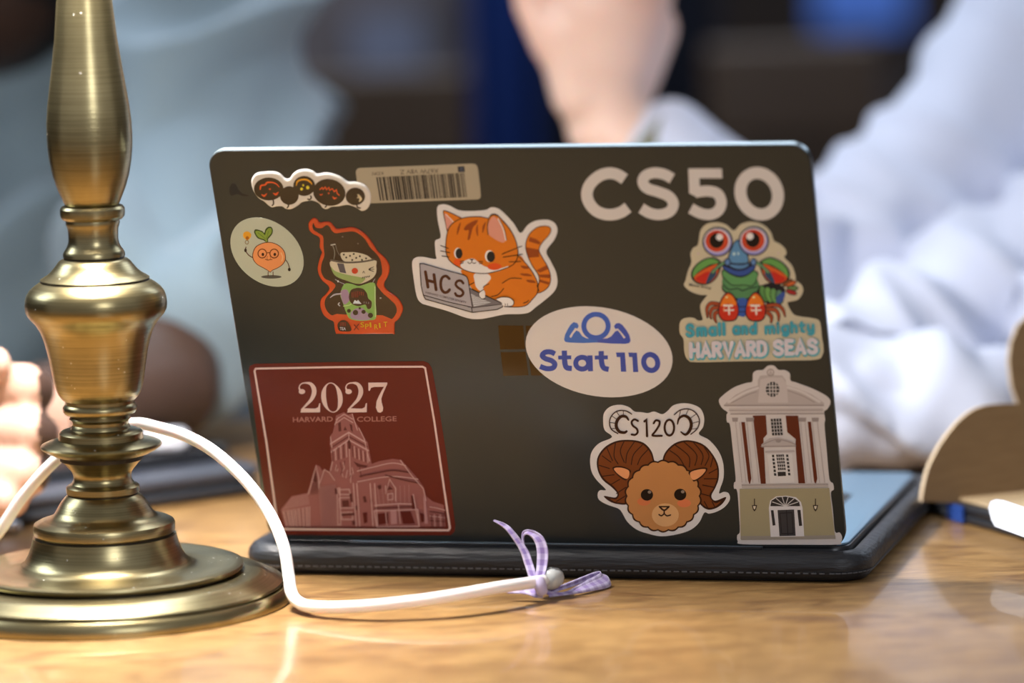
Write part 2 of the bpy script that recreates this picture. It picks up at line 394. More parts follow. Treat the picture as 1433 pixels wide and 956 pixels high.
box('cover', (-0.04, 0.04, -0.004, 0.004, -0.04, 0.04), M['paleblue'], bk, bev=0.002)
box('back_cover', (-0.04, 0.04, 0.006, 0.012, -0.04, 0.04), M['paleblue'], bk, bev=0.002)

mo = empty('monitor', (U(1205, 10, 5.6).x, 5.6, -0.75), 'distant lit blue screen beyond the white shirted shoulder', 'screen')
zc = U(1205, 5, 5.6).z+0.75
box('screen', (-0.06, 0.06, -0.006, 0.0, zc-0.03, zc+0.055), M['glow'], mo)
box('housing', (-0.065, 0.065, 0.001, 0.02, zc-0.035, zc+0.06), M['blackmat'], mo, bev=0.003)
box('stand', (-0.015, 0.015, 0.003, 0.018, 0.02, zc-0.0351), M['blackmat'], mo)
box('foot', (-0.12, 0.12, -0.08, 0.1, 0.0, 0.0199), M['blackmat'], mo, bev=0.004)
sh = empty('carton', (U(1180, 110, 4.9).x, 4.9, -0.75), 'dim greyish carton on end far behind the laptop corner', 'box')
zs = U(1180, 85, 4.9).z+0.75
box('carton_body', (-0.05, 0.05, -0.05, 0.05, 0, zs), M['taupe'], sh, bev=0.004)
box('carton_flap', (-0.05, 0.05, -0.05, 0.0, zs+0.0005, zs+0.003), M['taupe'], sh)

# ------------------------------------------------------------------ people
def finger(root, dirs, lens, rads):
    """chain of knuckles"""
    out = [(Vector(root), rads[0])]; p = Vector(root)
    for d, l, r in zip(dirs, lens, rads[1:]):
        p = p + Vector(d).normalized()*l; out.append((p.copy(), r))
    return out

# owner of the laptop: white shirt, hand raised to the chin
own = empty('person', (U(1500, 300, 2.95).x, 2.95, -0.75), 'person in a white shirt and maroon tie, one hand raised behind the laptop', 'person')
Q = lambda px, py, d: P(px, py, d, own)
wr = Q(852, 178, 2.70)
body = [
 [(Q(1120, 450, 2.70), 0.036), (Q(985, 315, 2.70), 0.035), (wr, 0.027)],
 [(wr, 0.026), (Q(838, 120, 2.70), 0.029), (Q(842, 60, 2.695), 0.036), (Q(850, 5, 2.69), 0.040)],
 [(Q(815, 130, 2.69), 0.020), (Q(790, 40, 2.68), 0.019)],
 [(Q(870, 120, 2.71), 0.022), (Q(905, 40, 2.72), 0.020)],
 # curled fingers above the palm, knuckles out of the frame
 [(Q(800, 10, 2.675), 0.0115), (Q(772, -90, 2.665), 0.0110), (Q(785, -140, 2.640), 0.0100), (Q(812, -120, 2.618), 0.0088)],
 [(Q(840, 0, 2.675), 0.0115), (Q(826, -105, 2.665), 0.0110), (Q(838, -158, 2.640), 0.0100), (Q(862, -138, 2.616), 0.0088)],
 [(Q(880, 5, 2.685), 0.0110), (Q(884, -95, 2.675), 0.0105), (Q(896, -145, 2.650), 0.0095), (Q(916, -125, 2.628), 0.0084)],
 [(Q(915, 20, 2.70), 0.0100), (Q(936, -62, 2.692), 0.0092), (Q(948, -100, 2.672), 0.0084), (Q(964, -84, 2.652), 0.0074)],
 # thumb leaves the side of the palm near its base
 [(Q(812, 120, 2.69), 0.0140), (Q(770, 60, 2.68), 0.0125), (Q(742, 5, 2.68), 0.0108), (Q(730, -50, 2.68), 0.0090)],
 # resting arm
 [(Q(1640, 60, 2.85), 0.045), (Q(1540, 455, 2.68), 0.038), (Q(1100, 560, 2.53), 0.027)],
 [(Q(1100, 560, 2.53), 0.026), (Q(1030, 570, 2.51), 0.029), (Q(985, 575, 2.50), 0.025)],
 [(Q(995, 560, 2.510), 0.0105), (Q(940, 545, 2.495), 0.0095), (Q(915, 570, 2.485), 0.0085), (Q(905, 592, 2.480), 0.0075)],
 [(Q(990, 575, 2.495), 0.0105), (Q(935, 565, 2.475), 0.0098), (Q(905, 588, 2.465), 0.0088), (Q(897, 608, 2.460), 0.0078)],
 [(Q(990, 590, 2.480), 0.0105), (Q(938, 585, 2.458), 0.0095), (Q(908, 605, 2.450), 0.0085), (Q(900, 622, 2.445), 0.0075)],
 [(Q(995, 605, 2.470), 0.0095), (Q(950, 603, 2.448), 0.0088), (Q(925, 618, 2.440), 0.0078), (Q(917, 632, 2.435), 0.0070)],
 [(Q(1050, 595, 2.495), 0.0130), (Q(1010, 625, 2.465), 0.0115), (Q(985, 640, 2.445), 0.0095)],
 # shoulders, trunk, neck
 [(Q(1125, 452, 2.70), 0.036), (Q(1225, 348, 2.76), 0.036), (Q(1395, 170, 2.84), 0.040), (Q(1475, 0, 2.88), 0.045)],
 [(Q(1475, -10, 2.89), 0.05), (Q(1560, -60, 2.93), 0.06), (Q(1640, -20, 2.92), 0.05), (Q(1640, 60, 2.85), 0.045)],
 [(Q(1560, -60, 2.93), 0.07), (Q(1540, 200, 2.95), 0.10), (Q(1500, 420, 2.98), 0.10), (Q(1500, 640, 3.0), 0.11)],
 [(Q(1560, -60, 2.93), 0.06), (Q(1560, -190, 2.92), 0.048)],
 [(Q(1420, 640, 3.0), 0.08), (Q(1420, 720, 2.6), 0.07), (Q(1420, 1500, 2.6), 0.05)],
 [(Q(1620, 640, 3.0), 0.08), (Q(1650, 720, 2.6), 0.07), (Q(1650, 1500, 2.6), 0.05)],
]
del body[-2:]
link('body', blob_mesh(body, 0.003, 3), M['skin'], own)
sl = [
 [(Q(1125, 455, 2.70), 0.050), (Q(1010, 320, 2.70), 0.050), (Q(925, 228, 2.70), 0.037)],
 [(Q(1125, 460, 2.70), 0.048), (Q(1228, 350, 2.76), 0.055), (Q(1398, 170, 2.84), 0.060), (Q(1485, 0, 2.88), 0.062)],
 [(Q(1490, -10, 2.89), 0.060), (Q(1560, -70, 2.93), 0.07), (Q(1640, -20, 2.92), 0.06), (Q(1670, 60, 2.85), 0.07)],
 [(Q(1670, 60, 2.85), 0.065), (Q(1610, 260, 2.77), 0.066), (Q(1510, 420, 2.69), 0.066)],
 [(Q(1500, 400, 2.69), 0.066), (Q(1340, 480, 2.63), 0.056), (Q(1220, 545, 2.57), 0.045), (Q(1120, 568, 2.53), 0.036)],
 [(Q(1200, 572, 2.50), 0.034), (Q(1340, 576, 2.50), 0.034), (Q(1500, 560, 2.53), 0.038), (Q(1520, 440, 2.64), 0.05)],
 [(Q(1580, -20, 2.94), 0.09), (Q(1545, 200, 2.95), 0.13), (Q(1500, 420, 2.98), 0.14), (Q(1480, 700, 3.02), 0.14)],
 [(Q(1420, 330, 2.94), 0.09), (Q(1330, 450, 2.93), 0.10), (Q(1300, 700, 2.98), 0.10)],
]
sm = blob_mesh(sl, 0.0045, 5)
oc = own.location
def whitefold(p):
    q = p + oc
    a = noise.noise(Vector((q.x*16+q.z*13, q.y*7, q.z*5-q.x*5)))
    b = noise.noise(Vector((q.x*34-q.z*12, q.y*16, q.z*12))+Vector((3, 1, 5)))
    k = 1.0 - 0.7*min(1.0, max(0.0, (q.z-0.09)/0.08))
    return k*(max(-0.002, 0.030*(0.72-abs(a)*2.8)) + 0.004*b) + 0.002
fold(sm, whitefold)
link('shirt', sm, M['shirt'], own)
# open cuff, watch strap, placket and tie
def ring(name, a, b, r0, r1, th, m, parent, n=28):
    ax = (b-a).normalized(); u = ax.orthogonal().normalized(); v = ax.cross(u); vs_ = []; fs_ = []
    for k in range(n):
        t = 2*PI*k/n; d = u*math.cos(t)+v*math.sin(t)
        vs_ += [a+d*r0, b+d*r1, b+d*(r1+th), a+d*(r0+th)]
    for k in range(n):
        i = 4*k; j = 4*((k+1) % n)
        for q in range(4): fs_.append((i+q, j+q, j+(q+1) % 4, i+(q+1) % 4))
    return pydata(name, vs_, fs_, m, parent)
ring('watch_strap', Q(885, 206, 2.70), Q(905, 224, 2.70), 0.031, 0.033, 0.004, M['strap'], own)
ring('cuff', Q(918, 236, 2.70), Q(945, 262, 2.70), 0.040, 0.043, 0.002, M['shirt'], own)
def strap_strip(name, pts, wid, th, m, parent, side):
    side = Vector(side).normalized(); cp = catmull(pts, 6); vs_ = []; fs_ = []
    for i, p in enumerate(cp):
        t = (cp[min(i+1, len(cp)-1)]-cp[max(i-1, 0)]).normalized(); n_ = side.cross(t).normalized()
        ww = wid if not isinstance(wid, (list, tuple)) else wid[0]+(wid[1]-wid[0])*i/(len(cp)-1)
        vs_ += [p-side*ww/2, p+side*ww/2, p+side*ww/2+n_*th, p-side*ww/2+n_*th]
    for i in range(len(cp)-1):
        a = 4*i; b = a+4
        for q in range(4): fs_.append((a+q, b+q, b+(q+1) % 4, a+(q+1) % 4))
    fs_.append((3, 2, 1, 0)); e = 4*(len(cp)-1); fs_.append((e, e+1, e+2, e+3))
    return pydata(name, vs_, fs_, m, parent)
strap_strip('placket', [Q(1425, -40, 2.90), Q(1415, 100, 2.84), Q(1408, 260, 2.825), Q(1405, 330, 2.83)], 0.020, 0.003, M['shirt'], own, (1, -0.3, 0))
strap_strip('tie', [Q(1455, -60, 2.86), Q(1450, 60, 2.81), Q(1447, 200, 2.80), Q(1448, 270, 2.80)], (0.014, 0.022), 0.004, M['tie'], own, (1, 0, 0))

# second person at the left: slate-blue shirt, brown forearm, curled hand on the table
lp = empty('person', (U(150, 300, 3.0).x, 3.05, -0.75), 'person in a slate blue short sleeved shirt sitting behind the brass lamp', 'person')
Q = lambda px, py, d: P(px, py, d, lp)
wl = Q(-95, 632, 2.38)
hb = [
 [(Q(300, -20, 2.88), 0.045), (Q(262, 250, 2.78), 0.042), (Q(225, 540, 2.61), 0.036)],
 [(Q(225, 540, 2.61), 0.035), (Q(110, 575, 2.53), 0.033), (Q(-40, 590, 2.53), 0.025)],
 [(Q(-40, 590, 2.53), 0.024), (Q(-90, 595, 2.53), 0.026), (Q(-120, 600, 2.525), 0.023)],
 [(Q(-110, 588, 2.525), 0.010), (Q(-155, 588, 2.515), 0.0095), (Q(-175, 613, 2.505), 0.0085), (Q(-180, 633, 2.505), 0.0075)],
 [(Q(-112, 600, 2.520), 0.010), (Q(-160, 603, 2.510), 0.0095), (Q(-182, 626, 2.500), 0.0085), (Q(-185, 643, 2.500), 0.0075)],
 [(Q(-112, 610, 2.515), 0.010), (Q(-155, 616, 2.505), 0.009), (Q(-175, 636, 2.495), 0.0080), (Q(-177, 648, 2.495), 0.007)],
 [(Q(-105, 620, 2.510), 0.009), (Q(-145, 630, 2.500), 0.0085), (Q(-160, 644, 2.495), 0.0075), (Q(-162, 652, 2.495), 0.0065)],
 [(Q(-60, 613, 2.525), 0.012), (Q(-85, 633, 2.505), 0.0105), (Q(-105, 643, 2.495), 0.009)],
 # near arm coming in from the left with the curled hand in view
 [(Q(-330, 300, 2.88), 0.045), (Q(-390, 560, 2.490), 0.038), (wl, 0.028)],
 [(wl, 0.027), (Q(-60, 622, 2.370), 0.034), (Q(-35, 610, 2.365), 0.036)],
 [(Q(-70, 565, 2.370), 0.020), (Q(-40, 660, 2.360), 0.022)],
 [(Q(-72, 556, 2.372), 0.0150), (Q(-20, 541, 2.350), 0.0128), (Q(34, 540, 2.338), 0.0126), (Q(48, 546, 2.345), 0.0118), (Q(46, 556, 2.362), 0.0105)],
 [(Q(-74, 606, 2.368), 0.0150), (Q(-20, 602, 2.345), 0.0128), (Q(38, 603, 2.332), 0.0126), (Q(54, 608, 2.340), 0.0118), (Q(50, 614, 2.358), 0.0105)],
 [(Q(-74, 650, 2.362), 0.0140), (Q(-20, 660, 2.338), 0.0120), (Q(28, 662, 2.326), 0.0116), (Q(44, 666, 2.334), 0.0108), (Q(40, 668, 2.350), 0.0095)],
 [(Q(-76, 670, 2.355), 0.0120), (Q(-30, 694, 2.332), 0.0100), (Q(4, 700, 2.320), 0.0096), (Q(18, 702, 2.328), 0.0090), (Q(14, 702, 2.340), 0.0080)],
 [(Q(-85, 560, 2.365), 0.0150), (Q(-60, 518, 2.345), 0.0130), (Q(-30, 505, 2.330), 0.0110), (Q(-8, 508, 2.325), 0.0095)],
 # shoulders, trunk, neck
 [(Q(-330, 300, 2.88), 0.045), (Q(-250, 230, 2.98), 0.05), (Q(20, 150, 3.02), 0.06), (Q(250, 40, 2.97), 0.05), (Q(300, -20, 2.88), 0.045)],
 [(Q(30, 150, 3.02), 0.07), (Q(0, 330, 3.05), 0.10), (Q(0, 640, 3.08), 0.11)],
 [(Q(20, 150, 3.02), 0.055), (Q(-20, 30, 2.97), 0.05), (Q(-50, -50, 2.93), 0.080), (Q(-75, -100, 2.91), 0.078)],
 [(Q(-130, 20, 2.88), 0.035), (Q(-200, -60, 2.85), 0.014), (Q(-215, -25, 2.84), 0.013), (Q(-150, 40, 2.87), 0.030)],
]
bo = link('body', blob_mesh(hb, 0.003, 3), [M['skin2'], M['lit_palm']], lp)
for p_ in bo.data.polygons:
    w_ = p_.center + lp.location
    if w_.y < 2.48 and w_.x < U(70, 600, 2.38).x: p_.material_index = 1  # hand and near arm get the lamplit skin colour
gs = [
 [(Q(300, -10, 2.89), 0.064), (Q(278, 180, 2.80), 0.062), (Q(240, 435, 2.67), 0.056)],
 [(Q(-330, 300, 2.88), 0.065), (Q(-365, 430, 2.70), 0.058)],
 [(Q(-320, 290, 2.98), 0.07), (Q(0, 210, 3.03), 0.085), (Q(220, 110, 3.0), 0.075), (Q(300, -10, 2.94), 0.065)],
 [(Q(190, 230, 3.06), 0.12), (Q(80, 400, 3.06), 0.15), (Q(60, 700, 3.10), 0.14)],
 [(Q(-160, 320, 3.04), 0.10), (Q(-140, 450, 3.06), 0.13), (Q(-140, 700, 3.10), 0.13)],
 [(Q(280, 60, 3.0), 0.075), (Q(270, 220, 3.0), 0.09), (Q(200, 400, 3.03), 0.10), (Q(180, 700, 3.08), 0.10)],
]
gm = blob_mesh(gs, 0.005, 5)
gc = lp.location
def greyfold(p):
    q = p + gc
    a = noise.noise(Vector((q.x*9-q.z*9, q.y*5, q.z*4+q.x*4))+Vector((7, 2, 1)))
    b = noise.noise(Vector((q.x*20+q.z*10, q.y*10, q.z*9)))
    return max(-0.008, 0.042*(0.62-abs(a)*3.0)) + 0.005*b
fold(gm, greyfold)
link('shirt', gm, M['greyshirt'], lp)
hm = blob_mesh([[(Q(-15, -60, 2.96), 0.088), (Q(-40, -110, 2.93), 0.092)], [(Q(10, 10, 2.99), 0.055), (Q(0, -60, 2.97), 0.08)]], 0.006, 3)
link('hair', hm, M['hair'], lp)

# ------------------------------------------------------------------ dark devices at the left rear of the table
def flat_on_table(name, corners, z0, z1, m, parent, bev=0.004, r=0.01):
    """rounded slab with its lower outline through table points (CCW)"""
    o = parent.location; pts = [Vector((c.x-o.x, c.y-o.y)) for c in corners]; out = []
    n = len(pts)
    for i in range(n):
        a, b, c = pts[i-1], pts[i], pts[(i+1) % n]
        u = (a-b).normalized(); v = (c-b).normalized()
        for k in range(7):
            t = k/6; p0 = b+u*r; p1 = b; p2 = b+v*r
            out.append(tuple(p0*(1-t)**2+p1*2*t*(1-t)+p2*t*t))
    return autosmooth(slab(name, out, [(bev, z0-o.z), (0, z0-o.z+bev), (0, z1-o.z-bev), (bev*0.3, z1-o.z-bev*0.3), (bev, z1-o.z)], m, parent), 60)
tc_ = table_pt(150, 700)
lt = empty('closed_laptop', (tc_.x, tc_.y, 0), 'closed black laptop lying on the table behind the brass lamp', 'laptop')
A_, B_ = table_pt(10, 742), table_pt(372, 692)
dr = (B_-A_).normalized(); bk_ = Vector((-dr.y, dr.x, 0))
cs = [A_, B_, B_+bk_*0.125, A_+bk_*0.125]
flat_on_table('base', cs, 0.0005, 0.009, M['blackmat'], lt)
flat_on_table('lid', [c+Vector((0, 0.001, 0)) for c in cs], 0.0095, 0.018, M['slate'], lt, 0.003)
tk = table_pt(250, 650)
kb = empty('tablet', (tk.x, tk.y, 0), 'black tablet lying on the closed laptop, its edge catching light', 'tablet')
A2 = A_+dr*0.03+bk_*0.03
cs2 = [A2, A2+dr*0.135, A2+dr*0.135+bk_*0.085, A2+bk_*0.085]
flat_on_table('back', cs2, 0.0185, 0.024, M['blackmat'], kb, 0.002)
flat_on_table('glass', cs2, 0.0242, 0.026, M['screen'], kb, 0.0006)
e_ = A2+dr*0.095+bk_*0.012
eb = empty('glint_block', (e_.x, e_.y, 0.0262), 'small white rounded block standing in for a bright reflection behind the lamp stem', 'case')  # made-up block: gives a bright reflection a solid white shape
rr = rrect(-0.015, 0.015, -0.010, 0.010, 0.009)
slab('glint_body', rr, [(0.003, 0.0), (0, 0.003), (0, 0.0075)], M['paper'], eb)
slab('glint_top', rr, [(0, 0.0078), (0, 0.010), (0.003, 0.0125)], M['paper'], eb)
pl_ = table_pt(12, 748)
pn = empty('pen_cap', (pl_.x-0.004, pl_.y, 0), 'tiny pale cap on the table beside the black laptop at the left edge', 'cap')
tube('cap_body', [Vector((-0.006, 0, 0.004)), Vector((0.008, 0.002, 0.004))], 0.004, M['silver'], pn)
tube('cap_tip', [Vector((0.0082, 0.002, 0.004)), Vector((0.011, 0.0025, 0.004))], [0.0035, 0.002], M['paper'], pn)

# ------------------------------------------------------------------ cardboard sleeve and papers at the right
ro = table_pt(1400, 745)
A3, B3 = table_pt(1286, 716), table_pt(1500, 776)
d3 = (B3-A3).normalized(); n3 = Vector((-d3.y, d3.x, 0))
bf = empty('black_folder', (ro.x, ro.y, 0), 'black folder with a blue tab under the cardboard at the right edge', 'folder')
csf = [A3, B3+d3*0.05, B3+d3*0.05+n3*0.14, A3+n3*0.14]
flat_on_table('cover', csf, 0.0004, 0.005, M['blackmat'], bf, 0.001, 0.006)
flat_on_table('upper_cover', csf, 0.0055, 0.0105, M['blackmat'], bf, 0.001, 0.006)
t0 = A3+d3*0.034-n3*0.0012
box('tab', (0, 0.016, -0.0006, 0.001, 0.0008, 0.0100), M['bluetab'], bf,
    M=Matrix.Translation(t0-bf.location) @ Matrix.Rotation(math.atan2(d3.y, d3.x), 4, 'Z'))['label'] = 'royal blue tab'
cb = empty('cardboard_carton', (ro.x, ro.y, 0), 'open brown cardboard carton with rounded upright flaps at the right edge', 'box')
csb = [A3+n3*0.004+d3*0.002, B3+d3*0.05+n3*0.004, B3+d3*0.05+n3*0.13, A3+n3*0.13+d3*0.002]
flat_on_table('tray', csb, 0.0108, 0.0126, M['cream'], cb, 0.0005, 0.006)
def flap(outline, depth_fn, th, name='flap', nshift=None):
    """upright cardboard flap with an outline given as points of the room; thickness th"""
    o = cb.location; n = len(outline); fr = [p-o for p in outline]
    nn = (outline[n//3]-outline[0]).cross(outline[2*n//3]-outline[0]).normalized()
    if nn.y < 0: nn = -nn
    vs_ = fr+[p+nn*th for p in fr]; fs_ = [tuple(range(n)), tuple(range(2*n-1, n-1, -1))]
    for i in range(n):
        j = (i+1) % n; fs_.append((i, n+i, n+j, j))
    ob = pydata(name, vs_, fs_, [M['board'], M['boardedge']], cb, False)
    for p in ob.data.polygons:
        if len(p.vertices) == 4: p.material_index = 1
    return ob
def on_plane(px, py, p0, nrm):
    v = CF + CR*((px-716.5)/FPX) - CU*((py-478)/FPX)
    return CO + v*((p0-CO).dot(nrm)/v.dot(nrm))
pf = table_pt(1290, 704, 0.0127) + Vector((0, 0.004, 0)); nf = Vector((-0.38, 1, -0.12)).normalized()
arc = [(1290, 702), (1293, 682), (1300, 655), (1312, 630), (1328, 606), (1346, 586), (1366, 572), (1392, 566), (1440, 566), (1490, 575), (1530, 600), (1545, 640), (1550, 702), (1420, 707)]
flap([on_plane(x, y, pf, nf) for x, y in [(p.x, p.y) for p in catmull(arc[:-2], 5)]+arc[-2:]], None, 0.004)
pf2 = pf + Vector((0, 0.05, 0))
arc2 = [(1424, 640), (1426, 570), (1416, 540), (1412, 505), (1415, 480), (1425, 455), (1442, 440), (1480, 430), (1540, 440), (1560, 500), (1560, 640)]
flap([on_plane(x, y, pf2, nf) for x, y in arc2], None, 0.003)
q0 = on_plane(1386, 748, table_pt(1386, 748, 0.0130), Vector((0, 0, 1)))
ps = empty('paper_slip', (q0.x, q0.y, 0.0127), 'white paper slip with a rounded corner on the front of the cardboard carton', 'paper')
wpl = [on_plane(x, y, table_pt(1386, 735, 0.0155)-n3*0.004, Vector((n3.x, n3.y, -0.45)).normalized()) for x, y in
       [(1387, 728), (1383, 712), (1386, 703), (1394, 700), (1404, 701), (1450, 716), (1500, 735), (1500, 775), (1433, 752), (1392, 737)]]
o_ = ps.location; n_ = len(wpl)
vs_ = [p-o_ for p in wpl]+[p-o_+Vector((0, 0.0006, 0.0004)) for p in wpl]
pydata('sheet', vs_, [tuple(range(n_)), tuple(range(2*n_-1, n_-1, -1))]+[(i, n_+i, n_+(i+1) % n_, (i+1) % n_) for i in range(n_)], M['paper'], ps, False)
kr = table_pt(1281, 717)
zp = empty('zip_pull', (kr.x, kr.y, 0), 'small silver metal bead between the black case and the cardboard', 'zip pull')
bmz = bmesh.new(); bmesh.ops.create_icosphere(bmz, subdivisions=3, radius=0.0042, matrix=Matrix.Translation((0, 0, 0.0045)))
mz = bpy.data.meshes.new('bead'); bmz.to_mesh(mz); bmz.free(); link('bead', mz, M['silver'], zp)
ring('collar', Vector((0.004, 0, 0.0045)), Vector((0.007, 0, 0.0045)), 0.0016, 0.0016, 0.0008, M['silver'], zp)

# ------------------------------------------------------------------ brass lamp
lam = empty('table_lamp', (-0.210707, 2.150549, 0), 'brushed antique brass table lamp with a turned stem and round stepped foot', 'lamp')
lam.rotation_euler = (0, math.radians(0.45), 0)
KR, KZ = 0.0003644, 0.0003690
def L(pts): return [(h*KR, (844-y)*KZ) for h, y in pts][::-1]   # (half width, height line) top-down list -> bottom-up
lathe('foot', L([(252, 822.5), (256, 826), (259, 832), (260, 837), (259, 843.9)]), M['brass'], lam)
lathe('foot_groove', L([(244, 819.5), (244, 823)]), M['groove'], lam)
lathe('foot_ring', L([(185, 800.5), (214, 803), (222, 805), (229, 809), (240, 813), (247, 816.5), (248, 819.5), (246, 821.8)]), M['brass'], lam)
lathe('ring_groove', L([(184, 796.5), (184, 801)]), M['groove'], lam)
lathe('foot_bell', L([(100, 747), (101, 752), (103, 760), (107.5, 772), (113, 781), (121, 787), (131, 790.5), (150, 791.5), (170, 790), (186, 789), (192, 791), (193, 793.5), (191, 797)]), M['brass'], lam)
lathe('bell_groove', L([(96, 743), (96, 748)]), M['groove'], lam)
lathe('lower_bell', L([(50, 690), (54, 693.5), (58, 698), (62, 704), (66, 711), (70, 717), (76, 721), (84, 723.5), (92, 726), (97.5, 729), (99, 733), (98.7, 742), (97, 744)]), M['brass'], lam)
lathe('stem_groove', L([(48.5, 687.5), (48.5, 691)]), M['groove'], lam)
lathe('stem', L([(58, 641), (55, 643.5), (52, 646), (48.5, 650), (44, 655), (41, 660), (40, 665), (41, 670), (44, 674.5), (49, 677), (51, 679), (51, 686.5), (50, 688)]), M['brass'], lam)
lathe('disc', L([(59, 612.8), (66, 614), (76, 616.5), (83, 619.5), (84.5, 622), (83, 624.5), (76, 629), (68, 633), (61, 635.5)]), M['brass'], lam)
lathe('disc_groove', L([(58, 635), (58, 641.5)]), M['groove'], lam)
lathe('step_ring', L([(42, 598), (50, 599.5), (56, 601.5), (58.5, 604), (59.2, 612.6)]), M['brass'], lam)
lathe('neck_rings', L([(48, 559), (48, 563.5), (50, 565.5), (51.6, 569), (51.4, 573), (49, 577), (44.5, 578.5), (41, 580), (42, 582), (43, 584), (41, 586.5), (39.6, 588), (39.4, 592.5), (41, 595), (42, 598)]), M['brass'], lam)
lathe('vase', L([(76.6, 394.5), (80.5, 397), (85, 400), (91, 405), (95.5, 411.5), (98, 419), (98.6, 428), (97.6, 435), (94.5, 441), (89, 447), (84, 453), (79, 461), (75.5, 470), (72.5, 480), (69.5, 492), (67.3, 505), (65, 518), (63, 530), (60.5, 541), (57.5, 549), (54, 554.5), (50, 558.5)]), M['brass'], lam)
lathe('vase_groove', L([(75, 390.5), (75, 395)]), M['groove'], lam)
lathe('shoulder', L([(43, 363.5), (46.5, 364.8), (50, 367.5), (53, 371.5), (56.5, 376), (61, 381), (66.5, 385.5), (72, 388.5), (76, 391)]), M['brass'], lam)
lathe('shoulder_groove', L([(42, 360), (42, 364)]), M['groove'], lam)
lathe('neck', L([(37, 311), (37.5, 315), (36.5, 318), (35.2, 322), (34.5, 330), (34.5, 338), (35.5, 343), (37.5, 347.5), (40.5, 352), (42.8, 356), (43, 360.5)]), M['brass'], lam)
lathe('collar_ring', L([(38, 290), (42.5, 291.5), (44.8, 295), (45, 301), (44, 306), (41, 309.5), (37, 311)]), M['brass'], lam)
lathe('baluster', L([(20, -110), (24, -80), (30, -45), (37, 0), (43, 63), (47.5, 95), (52, 125), (56, 152), (58.5, 176), (59, 195), (58.6, 210), (56.5, 230), (52.5, 250), (47, 267), (41.5, 280), (38, 288), (36, 290.2)]), M['brass'], lam)
# everything above the frame: socket, bulb, shade
ZT = (844+110)*KZ
lathe('socket', [(0.007, ZT), (0.014, ZT+0.004), (0.016, ZT+0.012), (0.016, ZT+0.035), (0.012, ZT+0.04)], M['brass'], lam)
bu = lathe('bulb', [(0.008, ZT+0.0405), (0.014, ZT+0.05), (0.024, ZT+0.068), (0.027, ZT+0.082), (0.023, ZT+0.097), (0.012, ZT+0.107), (0.001, ZT+0.110)], M['bulb'], lam, 32)
sd = [(0.128, ZT+0.035), (0.122, ZT+0.06), (0.10, ZT+0.095), (0.07, ZT+0.12), (0.035, ZT+0.133), (0.006, ZT+0.137)]
so = lathe('shade', sd+[(r*0.97, z-0.0025) for r, z in sd[::-1]], M['green'], lam, 64, True)
so.data.materials.append(M['whiteglass'])
nseg = 64
for i, p in enumerate(so.data.polygons):
    if i >= nseg*len(sd): p.material_index = 1
ll = bpy.data.lights.new('lamp_light', 'AREA'); ll.shape = 'DISK'; ll.size = 0.10; ll.energy = 11.5; ll.color = (1.0, 0.95, 0.91)
lo = bpy.data.objects.new('lamp_light', ll); C.objects.link(lo); lo.location = (-0.210, 2.15, ZT+0.038)

# ------------------------------------------------------------------ white cable tied with a lilac ribbon
cpts = [(-200, 776, 2.275), (-120, 774, 2.27), (-60, 772, 2.262), (-25, 765, 2.255), (0, 742, 2.245), (32, 695, 2.235), (78, 644, 2.225), (130, 606, 2.22), (185, 593, 2.215), (220, 598, 2.21), (262, 611, 2.205), (302, 634, 2.20), (345, 674, 2.19),
        (378, 720, 2.18), (397, 765, 2.165), (404, 805, 2.158), (408, 830, 2.150), (418, 843, 2.144), (436, 849, 2.134), (480, 850, 2.124), (540, 846, 2.118), (620, 836, 2.120), (700, 822, 2.134), (762, 813, 2.156)]
cp = [U(*p) for p in cpts]
for p in cp[:4]: p.z = max(p.z, 0.0033)
for i in range(len(cp)): cp[i].z = max(cp[i].z, 0.0033)
cab = empty('charging_cable', (cp[16].x, cp[16].y, 0), 'white charging cable looping behind the lamp and along the table', 'cable')
dense = catmull([p-cab.location for p in cp], 10)
tube('cord', dense, 0.0031, M['cable'], cab, 20)
# end of the cable rolled back on itself inside a grey rubber cap
e0 = U(762, 813, 2.156)-cab.location; e1 = U(788, 804, 2.168)-cab.location
dd = (e1-e0).normalized()
tube('end_cap', [e0+dd*0.001, e0+dd*0.0022, e0+dd*0.004, e0+dd*0.008, e0+dd*0.0105, e0+dd*0.012], [0.0035, 0.0049, 0.0056, 0.0055, 0.0046, 0.0028], M['rubber'], cab, 10)
rb = empty('ribbon_bow', tuple(table_pt(762, 832)), 'lilac gingham ribbon tied in a bow round the cable end', 'ribbon')
def strip(name, A, B, n=7, th=0.0003):
    a = catmull([U(x, y, 2.162+d)-rb.location for x, y, d in A], n); b = catmull([U(x, y, 2.162+d)-rb.location for x, y, d in B], n)
    K = 6; vs_ = []; fs_ = []; uvs = []; ln = 0; N = len(a)
    for i in range(N):
        if i: ln += ((a[i]+b[i])/2-(a[i-1]+b[i-1])/2).length
        t = ((a[min(i+1, N-1)]+b[min(i+1, N-1)])-(a[max(i-1, 0)]+b[max(i-1, 0)])).normalized()
        nn = (b[i]-a[i]).cross(t).normalized()
        for k in range(K+1):
            f = k/K; p = a[i].lerp(b[i], f)+nn*0.0006*math.sin(f*PI*2)
            vs_.append(p); uvs.append((f, ln/0.009))
    for i in range(N-1):
        for k in range(K): fs_.append((i*(K+1)+k, i*(K+1)+k+1, (i+1)*(K+1)+k+1, (i+1)*(K+1)+k))
    o = pydata(name, vs_, fs_, M['ribbon'], rb)
    uvl = o.data.uv_layers.new(name='UVMap')
    for lp_ in o.data.loops: uvl.data[lp_.index].uv = uvs[lp_.vertex_index]
    md = o.modifiers.new('thickness', 'SOLIDIFY'); md.thickness = th
    return o
